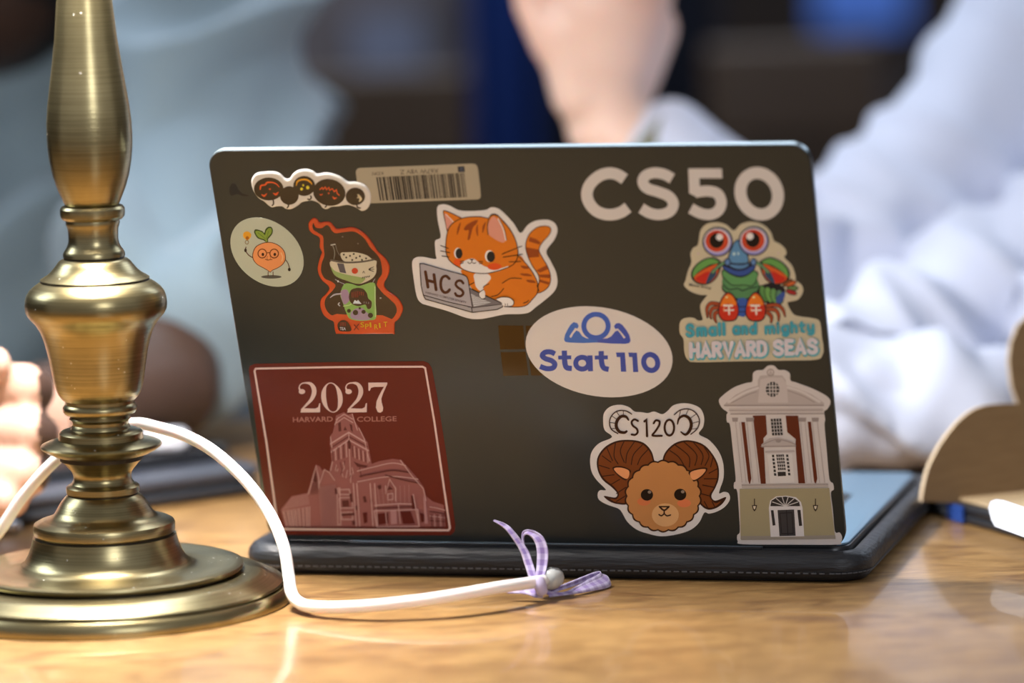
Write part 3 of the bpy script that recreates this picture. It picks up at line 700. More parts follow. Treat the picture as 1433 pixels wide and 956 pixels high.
strip('tail', [(741, 812, -.004), (734, 790, 0), (727, 770, .001), (712, 747, .002), (702, 737, .003), (690, 729.5, .004)],
      [(753, 814, -.006), (745, 788, -.002), (737, 768, 0), (718, 743, .001), (707, 733.5, .003), (691, 728, .004)])
strip('loop', [(748, 815, -.006), (751, 790, -.003), (751, 768, -.002), (746, 755, -.001), (738, 748.5, .001), (733.5, 752, .003), (735, 765, .003), (742, 783, .002), (745, 810, -.002)],
      [(759, 815, -.008), (765.5, 790, -.005), (766, 768, -.004), (758, 750, -.003), (741, 742, 0), (730.5, 746, .004), (731, 764, .005), (737, 784, .004), (741, 812, 0)])
strip('loop', [(764, 826, -.002), (800, 813, .012), (833, 800, .026), (839, 802, .024), (818, 814, .012), (790, 828, 0), (764, 827, -.006)],
      [(766, 832, -.002), (803, 820, .012), (843, 806, .026), (854, 820.5, .022), (826, 828, .008), (797, 832.5, .001), (768, 836, -.006)])
strip('tail', [(758, 818, -.006), (744, 821, -.006), (730, 826, -.005), (709, 827, -.004)],
      [(760, 837, -.010), (748, 836.5, -.010), (735, 832, -.009), (710, 831, -.006)])
kn = [U(x, y, 2.162+d)-rb.location for x, y, d in ((754, 808, -.012), (756, 820, -.013), (760, 832, -.012))]
tube('knot', catmull(kn, 4), [0.0022, 0.0027, 0.003, 0.0032, 0.0033, 0.0032, 0.003, 0.0027, 0.002], M['ribbon'], rb, 12)

# ------------------------------------------------------------------ laptop in its case
A0 = Vector((LX, LY, 0)); Z0 = 0.0
case = empty('laptop_case', A0, 'black stitched leather case lying open flat under the laptop', 'case', rz=-YAW)
o1 = rrect(-LW/2-0.0145, LW/2+0.0125, -0.0105, LD+0.013, 0.020, 10)
N1 = len(o1)
slab('tray', inset(o1, 0.004), [(0.0, 0.0008), (0.0, 0.0085)], M['leather'], case)
# padded rolled rim
prof = []
for k in range(13):
    t = 2*PI*k/12; prof.append((0.0068-0.0066*math.cos(t), 0.0082+0.0078*math.sin(t)*1.0))
vs_ = []; fs_ = []; K = 12
for k in range(K):
    vs_ += [(x, y, prof[k][1]) for x, y in inset(o1, prof[k][0])]
for k in range(K):
    for i in range(N1):
        j = (i+1) % N1; k2 = (k+1) % K
        fs_.append((k*N1+i, k2*N1+i, k2*N1+j, k*N1+j))
def wrinkle(v):
    x, y, z = v; n = noise.noise(Vector((x*30, y*60, z*160)))*0.0006 + noise.noise(Vector((x*9, y*40, z*60)))*0.0005
    return (x, y-n, max(z+n*0.7, 0.0002))
pydata('padded_rim', [wrinkle(v) for v in vs_], fs_, M['leather'], case)
# stitches run along the rim
bm = bmesh.new(); oi = inset(o1, 0.0006); pts = [Vector((x, y, 0.0052)) for x, y in oi]; d = 0
for i in range(N1):
    a, b = pts[i], pts[(i+1) % N1]; Ls = (b-a).length
    if Ls < 0.001: continue
    u = (b-a)/Ls; s = 0
    while s+0.0028 < Ls:
        c = a+u*(s+0.0014); mtx = Matrix.Translation(c) @ Matrix.Rotation(math.atan2(u.y, u.x), 4, 'Z')
        box_bm(bm, -0.0013, 0.0013, -0.0004, 0.0004, -0.0003, 0.0003, mtx); s += 0.0042
me = bpy.data.meshes.new('stitching'); bm.to_mesh(me); bm.free()
tag(link('stitching', me, M['thread'], case, False), kind='stuff')

lap = empty('laptop', A0, 'open dark grey laptop seen from behind, its lid covered in stickers', 'laptop', rz=-YAW)
ob = rrect(-LW/2, LW/2, 0.004, LD, 0.010, 8)
slab('base', ob, [(0.002, 0.0092), (0, 0.0112), (0, 0.0160), (0.001, 0.0168)], M['hinge'], lap)
dk = slab('keyboard_deck', inset(ob, 0.0008), [(0, 0.0169), (0, 0.0178), (0.0006, 0.0182)], M['deck'], lap)
bm = bmesh.new()
for r in range(6):
    nk = 14; wk = 0.0185
    for k in range(nk):
        x = -0.1295+k*wk; y = 0.048+r*0.0175
        if r == 0 and 3 < k < 10: continue
        box_bm(bm, x, x+0.0165, y, y+0.0150, 0.0183, 0.0193)
box_bm(bm, -0.055, 0.055, 0.048, 0.063, 0.0183, 0.0193)
me = bpy.data.meshes.new('keys'); bm.to_mesh(me); bm.free()
tag(link('keys', me, M['key'], lap, False), kind='stuff')
box('touchpad', (-0.057, 0.057, 0.152, 0.214, 0.0183, 0.0187), M['deck'], lap)
# slot near the right rear edge of the deck, seen past the lid
box('speaker_slot', (0.128, 0.1305, 0.100, 0.150, 0.0183, 0.0186), M['key'], lap)
box('hinge', (-0.11, 0.11, -0.0005, 0.0035, 0.0125, 0.0168), M['hinge'], lap, bev=0.0008)

lid_root = slab('lid', rrect(-LW/2, LW/2, 0, LD, 0.0085, 10), [(0.0, 0.0), (0.0, 0.0001)], M['lid'], None)
bpy.data.objects.remove(lid_root)
ol = rrect(-LW/2, LW/2, 0, LD, 0.0095, 10)
F_ = lambda x, y, z: (x, z, y)            # outline in the lid plane, thickness to +y
lid = slab('lid', ol, [(0.0005, 0.0), (0.0, 0.0005)], M['lid'], lap, F_, False)
bm = bmesh.new(); bm.from_mesh(lid.data); bmesh.ops.recalc_face_normals(bm, faces=bm.faces); bm.to_mesh(lid.data); bm.free()
lid.location = (0, 0, ZB); lid.rotation_euler = (LEAN, 0, 0)
def fixn(o):
    bm = bmesh.new(); bm.from_mesh(o.data); bmesh.ops.recalc_face_normals(bm, faces=bm.faces); bm.to_mesh(o.data); bm.free(); return o
rm = fixn(slab('lid_rim', ol, [(0.0, 0.00052), (0.0, 0.0036), (0.0006, 0.0041)], M['rim'], lid, F_, False)); rm['label'] = 'bare metal rim of the lid'
fixn(slab('screen', inset(ol, 0.0015), [(0, 0.00412), (0, 0.0046)], M['screen'], lid, F_, False))

LM = Matrix.Translation(A0) @ Matrix.Rotation(-YAW, 4, 'Z') @ Matrix.Translation((0, 0, ZB)) @ Matrix.Rotation(LEAN, 4, 'X')
LMI = LM.inverted(); LN = (LM.to_3x3() @ Vector((0, -1, 0))).normalized(); LO = LM.translation.copy()
def onlid(px, py):
    v = CF + CR*((px-716.5)/FPX) - CU*((py-478)/FPX)
    p = CO + v*((LO-CO).dot(LN)/v.dot(LN)); q = LMI @ p
    return q.x, q.z

class Art:
    """one sticker: printed shapes as thin layers of vinyl on the lid"""
    def __init__(s, ox, oy, sc, white=(205, 188, 184)):
        s.ox, s.oy, s.sc = ox, oy, sc; s.w = s2l(white); s.v = []; s.f = []; s.c = []; s.z = 0.0; s.step = 6e-6; s.hold = False
    def col(s, c):
        l = s2l(c); return tuple(min(0.86, max(0.002, (a/b)**1.16*0.80)) for a, b in zip(l, s.w))
    def mp(s, p, oy=0): return onlid(s.ox+p[0]/s.sc, s.oy+(p[1]+oy)/s.sc)
    def up(s):
        if not s.hold: s.z += s.step
    def face(s, P, c):
        """P in lid plane"""
        a = sum(P[i][0]*P[(i+1) % len(P)][1]-P[(i+1) % len(P)][0]*P[i][1] for i in range(len(P)))
        if a < 0: P = P[::-1]
        tri = tessellate_polygon([[Vector((x, y, 0)) for x, y in P]]) if len(P) > 4 else [tuple(range(len(P)))]
        b = len(s.v); s.v += [(x, -s.z, y) for x, y in P]
        for t in tri:
            idx = list(t)
            A = sum(P[idx[i]][0]*P[idx[(i+1) % len(idx)]][1]-P[idx[(i+1) % len(idx)]][0]*P[idx[i]][1] for i in range(len(idx)))
            if A < 0: idx = idx[::-1]
            s.f.append(tuple(b+i for i in idx)); s.c.append(c)
    def base(s, pts, c, th=0.00016, smooth=True, dome=0.0, n=5):
        c = s.col(c); Q_ = catmull(pts, n, True) if smooth else [Vector(p) for p in pts]
        P = [s.mp(p) for p in Q_]
        a = sum(P[i][0]*P[(i+1) % len(P)][1]-P[(i+1) % len(P)][0]*P[i][1] for i in range(len(P)))
        if a < 0: P = P[::-1]
        N = len(P); lv = [(0, 0.00003), (0, th)] if not dome else [(0, 0.00003), (0, dome*.35), (dome*.12, dome*.62), (dome*.35, dome*.85), (dome*.7, dome*.97), (dome*1.0, dome)]
        b = len(s.v)
        for d_, z in lv: s.v += [(x, -z, y) for x, y in (inset(P, d_) if d_ else P)]
        for k in range(len(lv)-1):
            for i in range(N):
                j = (i+1) % N; s.f.append((b+k*N+i, b+k*N+j, b+(k+1)*N+j, b+(k+1)*N+i)); s.c.append(c)
        s.z = lv[-1][1]; s.face(inset(P, lv[-1][0]) if lv[-1][0] else P, c); s.up()
    def poly(s, pts, c, smooth=True, n=5):
        Q_ = catmull(pts, n, True) if smooth else [Vector(p) for p in pts]
        s.face([s.mp(p) for p in Q_], s.col(c)); s.up()
    def ell(s, cx_, cy_, rx, ry, c, rot=0, n=28, sx=0):
        t0 = math.radians(rot); P = []
        for k in range(n):
            t = 2*PI*k/n; x = rx*math.cos(t); y = ry*math.sin(t)
            P.append((cx_+x*math.cos(t0)-y*math.sin(t0)+sx*y, cy_+x*math.sin(t0)+y*math.cos(t0)))
        s.poly(P, c, False)
    def stroke(s, pts, wd, c, smooth=True, closed=False, cap='round', n=6):
        Q_ = catmull([tuple(p[:2]) for p in pts], n, closed) if smooth and len(pts) > 2 else [Vector(p[:2]) for p in pts]
        N = len(Q_)
        if isinstance(wd, (list, tuple)):
            W_ = []
            for i in range(N):
                f = i/(N-1)*(len(wd)-1) if not closed else i/N*len(wd); a = int(f); r = f-a
                W_.append(wd[a % len(wd)]*(1-r)+wd[(a+1) % len(wd) if closed else min(a+1, len(wd)-1)]*r)
        else: W_ = [wd]*N
        col = s.col(c); Lp = []; Rp = []
        for i in range(N):
            a = Q_[i-1] if (i or closed) else Q_[0]; b = Q_[(i+1) % N] if (i < N-1 or closed) else Q_[-1]
            t1 = (Q_[i]-a); t2 = (b-Q_[i])
            t1 = t1.normalized() if t1.length > 1e-9 else t2.normalized(); t2 = t2.normalized() if t2.length > 1e-9 else t1
            t = (t1+t2); t = t.normalized() if t.length > 1e-6 else t1
            m_ = 1/max(0.6, t.dot(t1)); nn = Vector((-t.y, t.x))*W_[i]/2*m_
            Lp.append(Q_[i]+nn); Rp.append(Q_[i]-nn)
        R_ = range(N) if closed else range(N-1)
        for i in R_:
            j = (i+1) % N
            s.face([s.mp(p) for p in (Lp[i], Lp[j], Rp[j], Rp[i])], col)
        if cap == 'round' and not closed:
            s.z += 1e-6
            for p, w_ in ((Q_[0], W_[0]), (Q_[-1], W_[-1])):
                if w_ > 1.5: s.face([s.mp((p.x+w_/2*math.cos(2*PI*k/14), p.y+w_/2*math.sin(2*PI*k/14))) for k in range(14)], col)
        s.up()
    def line(s, x0, y0, x1, y1, wd, c, cap='butt'): s.stroke([(x0, y0), (x1, y1)], wd, c, False, False, cap)
    def quads(s, list_, c):
        h = s.hold; s.hold = True
        for q in list_: s.poly(q, c, False)
        s.hold = h; s.up()
    def grid(s, p0, p1, p2, nx, ny, gx, gy, c):
        """cells inside the parallelogram p0 (corner), p1 (along x), p2 (along y)"""
        p0, p1, p2 = Vector(p0), Vector(p1), Vector(p2); ux = (p1-p0)/nx; uy = (p2-p0)/ny; out = []
        for i in range(nx):
            for j in range(ny):
                a = p0+ux*(i+gx/2)+uy*(j+gy/2); out.append([a, a+ux*(1-gx), a+ux*(1-gx)+uy*(1-gy), a+uy*(1-gy)])
        s.quads(out, c)
    def text(s, body, p0, p1, h, c, bold=0.0):
        cu = bpy.data.curves.new('t', 'FONT'); cu.body = body; cu.size = 1; cu.resolution_u = 3; cu.offset = bold
        o = bpy.data.objects.new('t', cu); C.objects.link(o); dg = bpy.context.evaluated_depsgraph_get(); dg.update()
        me = bpy.data.meshes.new_from_object(o.evaluated_get(dg)); xs = [v.co.x for v in me.vertices]; ys = [v.co.y for v in me.vertices]
        x0, x1, y1 = min(xs), max(xs), max(ys); y0 = min(min(ys), 0) if False else 0.0
        a = Vector(p0); e = (Vector(p1)-a); up = Vector((e.y, -e.x)).normalized()*h
        col = s.col(c)
        for f in me.polygons:
            P = []
            for i in f.vertices:
                q = me.vertices[i].co; P.append(s.mp(a+e*((q.x-x0)/(x1-x0))+up*((q.y-y0)/(y1-y0))))
            s.face(P, col)
        bpy.data.objects.remove(o); bpy.data.curves.remove(cu); bpy.data.meshes.remove(me); s.up()
    def skel(s, body, p0, p1, h, wd, c, gap=0.30, sh=0.0, cap='round'):
        adv = []; X = 0
        for ch in body:
            if ch == ' ': adv.append(X); X += 0.35; continue
            adv.append(X); X += GL[ch][0]+gap
        X -= gap; a = Vector(p0); e = Vector(p1)-a; up = Vector((e.y, -e.x)).normalized()*h + e.normalized()*h*sh
        for ch, x in zip(body, adv):
            if ch == ' ': continue
            for st in GL[ch][1]:
                pts, sm_, cl = st; s.hold = True
                s.stroke([a+e*((x+px)/X)+up*py for px, py in pts], wd, c, sm_, cl, cap)
                s.hold = False; s.z += 2e-6
        s.up()
    def done(s, name, label, m):
        me = bpy.data.meshes.new(name); me.from_pydata(s.v, [], s.f); me.update()
        at = me.color_attributes.new('Col', 'FLOAT_COLOR', 'CORNER'); i = 0
        for p, c in zip(me.polygons, s.c):
            for l in p.loop_indices: at.data[l].color = (*c, 1)
        o = link(name, me, m, lid, False); o['label'] = label; return o
def circ(cx_, cy_, rx, ry, n=14): return [(cx_+rx*math.cos(2*PI*k/n), cy_+ry*math.sin(2*PI*k/n)) for k in range(n)]
BW = (circ(.25, .33, .24, .33), True, True)
GL = {
 'S': (.6, [([(.56,.80),(.45,.95),(.25,1.0),(.07,.88),(.06,.68),(.22,.55),(.42,.46),(.56,.32),(.53,.10),(.34,0),(.14,.03),(.01,.17)], True, False)]),
 'm': (.70, [([(0,0),(0,.66)], False, False), ([(0,.42),(.08,.6),(.2,.66),(.32,.58),(.35,.4),(.35,0)], True, False), ([(.35,.42),(.43,.6),(.55,.66),(.67,.58),(.70,.4),(.70,0)], True, False)]),
 'a': (.5, [BW, ([(.5,.64),(.5,0)], False, False)]),
 'l': (.04, [([(.02,1),(.02,0)], False, False)]),
 'n': (.38, [([(0,0),(0,.66)], False, False), ([(0,.42),(.08,.6),(.2,.66),(.34,.58),(.38,.4),(.38,0)], True, False)]),
 'd': (.5, [BW, ([(.5,1),(.5,0)], False, False)]),
 'i': (.04, [([(.02,.64),(.02,0)], False, False), ([(.02,.93),(.02,.96)], False, False)]),
 'g': (.5, [BW, ([(.5,.64),(.5,0),(.47,-.2),(.3,-.3),(.08,-.22)], True, False)]),
 'h': (.38, [([(0,0),(0,1)], False, False), ([(0,.42),(.08,.6),(.2,.66),(.34,.58),(.38,.4),(.38,0)], True, False)]),
 't': (.34, [([(.13,.92),(.13,.3),(.15,.08),(.32,.0)], True, False), ([(0,.64),(.34,.64)], False, False)]),
 'y': (.44, [([(0,.64),(.02,.2),(.16,.04),(.34,.1),(.44,.25)], True, False), ([(.44,.64),(.44,0),(.40,-.2),(.25,-.3),(.06,-.24)], True, False)]),
 'H': (.55, [([(0,0),(0,1)], False, False), ([(.55,0),(.55,1)], False, False), ([(0,.5),(.55,.5)], False, False)]),
 'A': (.6, [([(0,0),(.3,1),(.6,0)], False, False), ([(.12,.3),(.48,.3)], False, False)]),
 'R': (.52, [([(0,0),(0,1)], False, False), ([(0,1),(.3,1),(.47,.9),(.47,.68),(.3,.55),(0,.52)], True, False), ([(.25,.52),(.52,0)], False, False)]),
 'V': (.6, [([(0,1),(.3,0),(.6,1)], False, False)]),
 'D': (.54, [([(0,0),(0,1)], False, False), ([(0,1),(.25,.99),(.48,.82),(.54,.5),(.48,.18),(.25,.01),(0,0)], True, False)]),
 'E': (.45, [([(.45,1),(0,1),(0,0),(.45,0)], False, False), ([(0,.52),(.38,.52)], False, False)]),
}
PR, GS = M['print_'], M['gloss']

# --- glue marks left on the lid
a = Art(290, 190, 9.553, (120, 105, 90)); 
a.base([(300,700),(330,640),(380,650),(420,720),(470,770),(560,800),(480,805),(400,780),(330,800),(300,770)], (24, 21, 18), 0.00004)
a.done('glue_mark', 'dark glue mark on the lid corner', PR)

# --- four-pane mirrored emblem
em = bpy.data.meshes.new('mirror_emblem'); vs_ = []; fs_ = []
e_art = Art(680, 410, 5.118)
for q in ([(88,232),(268,234),(280,402),(102,406)], [(285,234),(470,236),(485,400),(297,402)], [(105,424),(284,421),(305,590),(125,595)], [(301,420),(490,420),(505,590),(325,592)]):
    P_ = [e_art.mp(p) for p in q]; b = len(vs_)
    vs_ += [(x, -0.00003, y) for x, y in P_]+[(x, -0.00005, y) for x, y in P_]
    fs_ += [(b+4, b+7, b+6, b+5)] + [(b+i, b+4+i, b+4+(i+1) % 4, b+(i+1) % 4) for i in range(4)]
pydata('mirror_emblem', vs_, fs_, M['mirror'], lid, False)['label'] = 'mirrored emblem of four squares, half covered by the oval sticker'

# --- CS50
a = Art(800, 180, 3.981, (210, 192, 186)); wc = (203, 184, 176); a.z = 0.00012
a.stroke([(295,281),(255,256),(205,248),(150,266),(103,310),(85,362),(97,412),(133,455),(182,476),(232,478),(278,464),(314,439)], 64, wc, cap='butt')
a.stroke([(560,278),(515,254),(460,246),(412,262),(397,298),(422,332),(482,352),(542,378),(567,420),(545,462),(490,479),(435,470),(388,443)], 60, wc, cap='butt')
a.poly([(650,222),(836,222),(840,276),(712,276),(714,335),(700,382),(655,360)], wc, False)
a.stroke([(688,355),(755,347),(812,362),(834,410),(818,455),(775,478),(720,472),(664,444)], 60, wc, cap='butt')
a.stroke([(1037+104*math.cos(t)+12*math.sin(t)+8, 362+116*math.sin(t)) for t in [2*PI*k/20 for k in range(20)]], 66, wc, closed=True)
a.done('letter_sticker', 'pale pink cut-out letters and digits CS50', PR)

# --- puffy pumpkins
a = Art(345, 230, 7.961, (205, 195, 185))
a.base([(55,190),(75,130),(120,90),(200,78),(300,75),(370,95),(430,150),(480,152),(520,100),(580,60),(670,48),(740,70),(790,103),(880,88),(960,100),(1050,135),(1130,188),(1210,190),(1290,210),(1350,255),(1385,330),(1385,420),(1350,490),(1290,515),(1230,480),(1150,450),(1100,450),(1030,465),(950,470),(900,495),(850,480),(810,430),(740,400),(680,405),(620,420),(570,460),(500,495),(440,490),(400,465),(340,465),(290,475),(250,455),(200,410),(130,365),(75,280)], (200,188,172), dome=0.0013)
bk2 = (34,27,24); orr = (205,84,38)
for x, y, t in ((303,375,445), (470,430,470), (893,410,465)): a.stroke([(x, y), (x+6, t-20), (x-8, t)], 16, (60,48,36))
a.stroke([(722,340),(728,360),(712,380),(690,375)], 16, (60,48,36)); a.stroke([(1235,435),(1245,465),(1275,475)], 16, (60,48,36))
a.ell(255,262,165,128,bk2); a.ell(650,228,122,112,bk2); a.ell(930,300,182,150,bk2,12); a.ell(485,335,105,104,(38,32,28)); a.ell(1220,345,108,98,(38,32,28))
a.stroke([(160,265),(170,225),(215,215),(240,190),(300,190),(345,210),(372,240)], [14,18,16,20,14,12,6], orr)
a.ell(268,263,11,9,orr)
for x, y in ((205,328),(335,312)):
    a.stroke([(x-28,y-4),(x,y+10),(x+28,y-14)], [8,24,8], orr)
a.stroke([(562,225),(575,180),(620,158),(680,160),(725,190),(735,212)], [6,18,18,18,14,6], (225,150,40))
for x, y, r in ((622,262,15),(690,245,18),(640,220,10)): a.ell(x, y, r, r+2, (226,190,60))
a.stroke([(825,268),(850,245),(862,265),(885,240),(900,268),(925,245),(935,275),(965,258),(985,290),(1010,270),(1018,310),(1040,330)], 11, orr, False)
a.stroke([(822,318),(838,328),(856,315)], [5,14,5], orr); a.stroke([(968,345),(985,365),(1010,360)], [6,22,8], orr); a.ell(925,308,10,9,orr)
a.stroke([(1240,360),(1262,350),(1255,330),(1280,372),(1262,402)], [6,20,20,28,8], (222,190,150))
a.done('pumpkin_sticker', 'puffy glossy silver edged sticker of five black pumpkins', GS)

# --- barcode label
a = Art(490, 215, 7.165, (215, 190, 160)); tan = (172,146,108)
a.base([(58,190),(62,165),(80,148),(105,143),(700,120),(1225,100),(1255,106),(1272,122),(1282,150),(1300,300),(1311,420),(1305,445),(1280,458),(700,478),(200,498),(120,500),(98,492),(88,470),(75,330)], tan, smooth=False)
rnd = random.Random(11); t = 0.0; bars = []
while t < 0.985:
    wb = rnd.choice([0.006, 0.006, 0.010, 0.016, 0.022]); x = lambda q, y0: (262+(1160-262)*q, 235-45*q) if y0 else (300+(1190-300)*q, 470-35*q)
    bars.append([x(t, 1), x(min(t+wb, 1), 1), x(min(t+wb, 1), 0), x(t, 0)]); t += wb + rnd.choice([0.005, 0.006, 0.009, 0.013])
a.quads(bars, (44,34,26))
a.text('X67W V8V Z', (888,150), (502,162), 44, (70,54,40)); a.text('KDN', (332,180), (222,186), 32, (84,66,48))
a.poly([(1078,128),(1145,124),(1152,182),(1085,186)], (36,32,34), False)
for k in range(3): a.line(1095, 142+k*14, 1136, 140+k*14, 5, (120,115,110))
a.done('barcode_label', 'tan barcode label stuck upside down reading X67W V8V Z', PR)

# --- radish disc
a = Art(315, 300, 9.104, (188, 192, 184)); T = [2*PI*k/48 for k in range(48)]
a.base([(535+math.cos(t)*460+math.sin(t)*80, 480+math.cos(t)*55+math.sin(t)*438) for t in T], (160,170,150), smooth=False)
br = (84,52,26); pe = (205,138,88)
a.ell(590,795,130,22,(80,82,72)); a.line(550,730,548,785,10,br,'round'); a.line(612,730,612,785,10,br,'round')
a.poly([(520,350),(490,330),(420,305),(385,260),(370,220),(385,190),(430,195),(480,215),(500,235),(515,190),(550,158),(590,160),(610,200),(600,250),(570,290),(550,315),(548,350)], (58,74,34))
a.poly([(525,345),(500,318),(435,295),(400,255),(388,215),(430,210),(480,232),(508,262),(525,210),(555,175),(585,175),(596,205),(585,245),(555,280),(538,310),(540,345)], (118,142,62))
a.line(525,330,555,210,5,(72,92,40)); a.line(515,310,420,232,5,(72,92,40))
rad = [(545,350),(470,365),(390,410),(352,490),(355,570),(410,640),(500,690),(550,720),(577,740),(605,715),(680,680),(745,630),(775,560),(760,470),(700,400),(620,360)]
a.poly(rad, br); a.poly([(560+(x-560)*.955, 540+(y-540)*.955) for x, y in rad], pe)
a.stroke([(715,490),(735,540),(725,590)], 14, (226,166,120))
for x in (475, 627):
    a.stroke(circ(x, 497, 54, 56), 13, (110,62,26), closed=True); a.ell(x+8, 508, 17, 20, (62,34,20))
a.line(530,488,572,485,11,(110,62,26)); a.stroke([(515,570),(545,580),(560,578),(590,572),(600,575)], 9, (110,62,26)); a.stroke([(545,530),(535,560),(560,578),(580,555),(572,530)], 6, (150,90,50))
a.stroke([(345,545),(300,515),(268,470),(262,440),(268,415)], 12, br); a.ell(262,455,16,24,(50,40,28)); a.stroke([(775,580),(805,625),(820,680)], 10, br); a.ell(820,700,18,22,(40,32,24))
a.ell(282,265,52,50,(216,160,70)); a.poly([(235,240),(285,215),(335,250),(320,300),(290,325),(260,310)], (206,150,50)); a.ell(285,298,22,22,(150,98,30)); a.stroke(circ(280,352,22,24), 8, (120,98,60), closed=True)
a.done('radish_sticker', 'round pale green sticker of a radish with glasses holding a light bulb', PR)

# --- drink figure, glossy
a = Art(425, 300, 9.553, (225, 205, 180)); org = (200,78,34); blk = (44,30,26)
a.base([(65,140),(80,90),(130,45),(180,60),(215,105),(290,95),(360,105),(410,160),(450,190),(540,180),(640,170),(720,190),(800,240),(870,310),(940,410),(990,490),(1060,550),(1120,620),(1150,700),(1140,790),(1110,860),(1085,900),(1080,960),(1130,1020),(1230,1090),(1300,1170),(1330,1260),(1300,1350),(1260,1410),(1222,1440),(1217,1500),(1215,1575),(1195,1592),(900,1594),(480,1594),(430,1575),(412,1500),(400,1430),(340,1400),(270,1340),(225,1230),(235,1130),(300,1060),(340,1000),(330,950),(250,880),(200,790),(190,690),(225,560),(245,500),(215,430),(215,310),(130,260),(80,210)], org, dome=0.0008)
a.poly([(135,105),(160,160),(200,175),(250,172),(310,135),(350,155),(380,205),(430,242),(540,230),(660,220),(740,250),(830,330),(900,440),(980,520),(1030,600),(1050,700),(1050,790),(1010,850),(990,900),(990,950),(1060,1040),(1150,1120),(1230,1200),(1250,1280),(1220,1350),(1170,1390),(1050,1345),(990,1345),(560,1335),(450,1325),(380,1340),(310,1270),(285,1180),(310,1100),(400,1000),(430,940),(380,890),(290,850),(240,760),(245,650),(280,540),(270,420),(265,290),(200,240),(140,200),(122,150)], blk)
a.poly([(560,1330),(450,1322),(375,1345),(390,1400),(1180,1420),(1180,1390),(1060,1340),(985,1338)], org, False)
cr = (205,184,146)
a.poly([(500,510),(600,498),(700,500),(830,530),(905,580),(900,612),(640,630),(530,605)], cr)
a.poly([(372,615),(640,645),(950,603),(975,680),(970,780),(900,860),(740,920),(560,870),(440,820),(385,740)], cr)
a.poly([(372,690),(430,750),(600,800),(760,830),(830,850),(740,920),(560,870),(440,820),(385,745)], (150,160,92))
a.poly([(450,642),(540,650),(575,780),(490,765)], (92,84,82), False)
a.stroke([(372,603),(500,628),(640,634),(800,622),(940,596)], 24, (98,86,70))
a.stroke([(410,585),(420,500),(402,430),(385,398)], 9, (140,130,110)); a.stroke([(400,393),(430,395),(450,470),(490,540)], 8, (120,110,95)); a.stroke([(372,400),(425,390)], 16, (190,175,150))
for x, y in ((542,528),(575,567),(625,545),(675,520),(708,572),(655,600),(757,550),(785,598),(840,578)): a.ell(x, y, 13, 13, (60,50,40))
a.ell(690,745,42,40,(196,66,36)); a.stroke([(945,690),(880,725),(945,755)], [6,16,6], (60,48,38)); a.line(880,725,950,722,8,(60,48,38)); a.stroke([(795,775),(808,750),(822,775)], 8, (70,56,44))
for k in range(4): a.line(790+k*28, 842-k*5, 802+k*28, 826-k*5, 12, (60,48,38), 'round')
a.stroke([(430,860),(480,890),(560,925)], 10, (160,148,140)); a.stroke([(960,850),(930,900)], 9, (160,148,140)); a.ell(466,884,10,14,(214,200,180)); a.ell(527,288,12,10,(120,104,90)); a.ell(732,380,8,10,(120,104,90))
gr = (136,166,84)
a.poly([(545,925),(640,915),(740,945),(850,915),(905,900),(965,930),(970,1150),(975,1370),(880,1405),(740,1412),(620,1380),(570,1290),(530,1170),(497,1060)], gr)
a.poly([(500,1060),(520,1000),(590,1000),(615,1080),(610,1150),(545,1190)], (160,128,136)); a.poly([(640,1300),(700,1250),(790,1240),(840,1290),(900,1345),(880,1395),(740,1402),(640,1370)], (160,134,140))
a.stroke([(540,1215),(620,1200),(660,1170)], 12, (176,190,120)); a.line(958,950,966,1360,9,(190,196,140))
a.poly([(612,1080),(640,1000),(720,972),(800,985),(850,1040),(870,1110),(915,1160),(905,1240),(860,1250),(830,1195),(740,1215),(660,1190),(620,1140)], (50,26,24))
for k in range(7): a.line(655+k*25, 1015+abs(k-3)*4, 655+k*25, 1100-(k > 3)*30, 11, (132,34,34))
a.poly([(665,1180),(690,1130),(715,1150),(735,1130),(780,1185)], (205,200,190), False)
for k in range(3): a.ell(815+k*30, 1165+k*3, 9, 14, (110,100,96))
for x, y, r in ((612,1277,26),(700,1300,35),(808,1290,27),(900,1338,34),(757,1243,15)): a.ell(x, y, r, r, (36,32,22))
a.stroke([(362,1100),(420,1060),(505,1048)], [8,22,20], (178,160,150)); a.stroke([(485,1170),(470,1190),(490,1210)], 14, (190,176,160)); a.ell(1035,1105,13,11,(170,156,140))
a.poly([(460,1460),(500,1412),(560,1405),(605,1440),(640,1500),(640,1545),(560,1552),(480,1540)], (58,26,22))
for k in range(4): a.line(500+k*22, 1430, 500+k*22, 1480, 10, (130,34,30))
a.text('TEA', (490,1532), (570,1534), 38, (200,190,176), 0.01)
a.line(680,1460,745,1530,14,(120,34,20)); a.line(745,1450,680,1535,14,(120,34,20))
for k, ch in enumerate('SPIRIT'):
    x = 768+k*62; y = 1495+[0, 22, 6, 34, 18, 4][k]-k*2
    a.text(ch, (x, y), (x+(50 if ch not in 'I' else 22), y-2), 66, (206,160,30), 0.012)
a.done('drink_sticker', 'glossy orange edged sticker of a hooded bubble tea skeleton', GS)

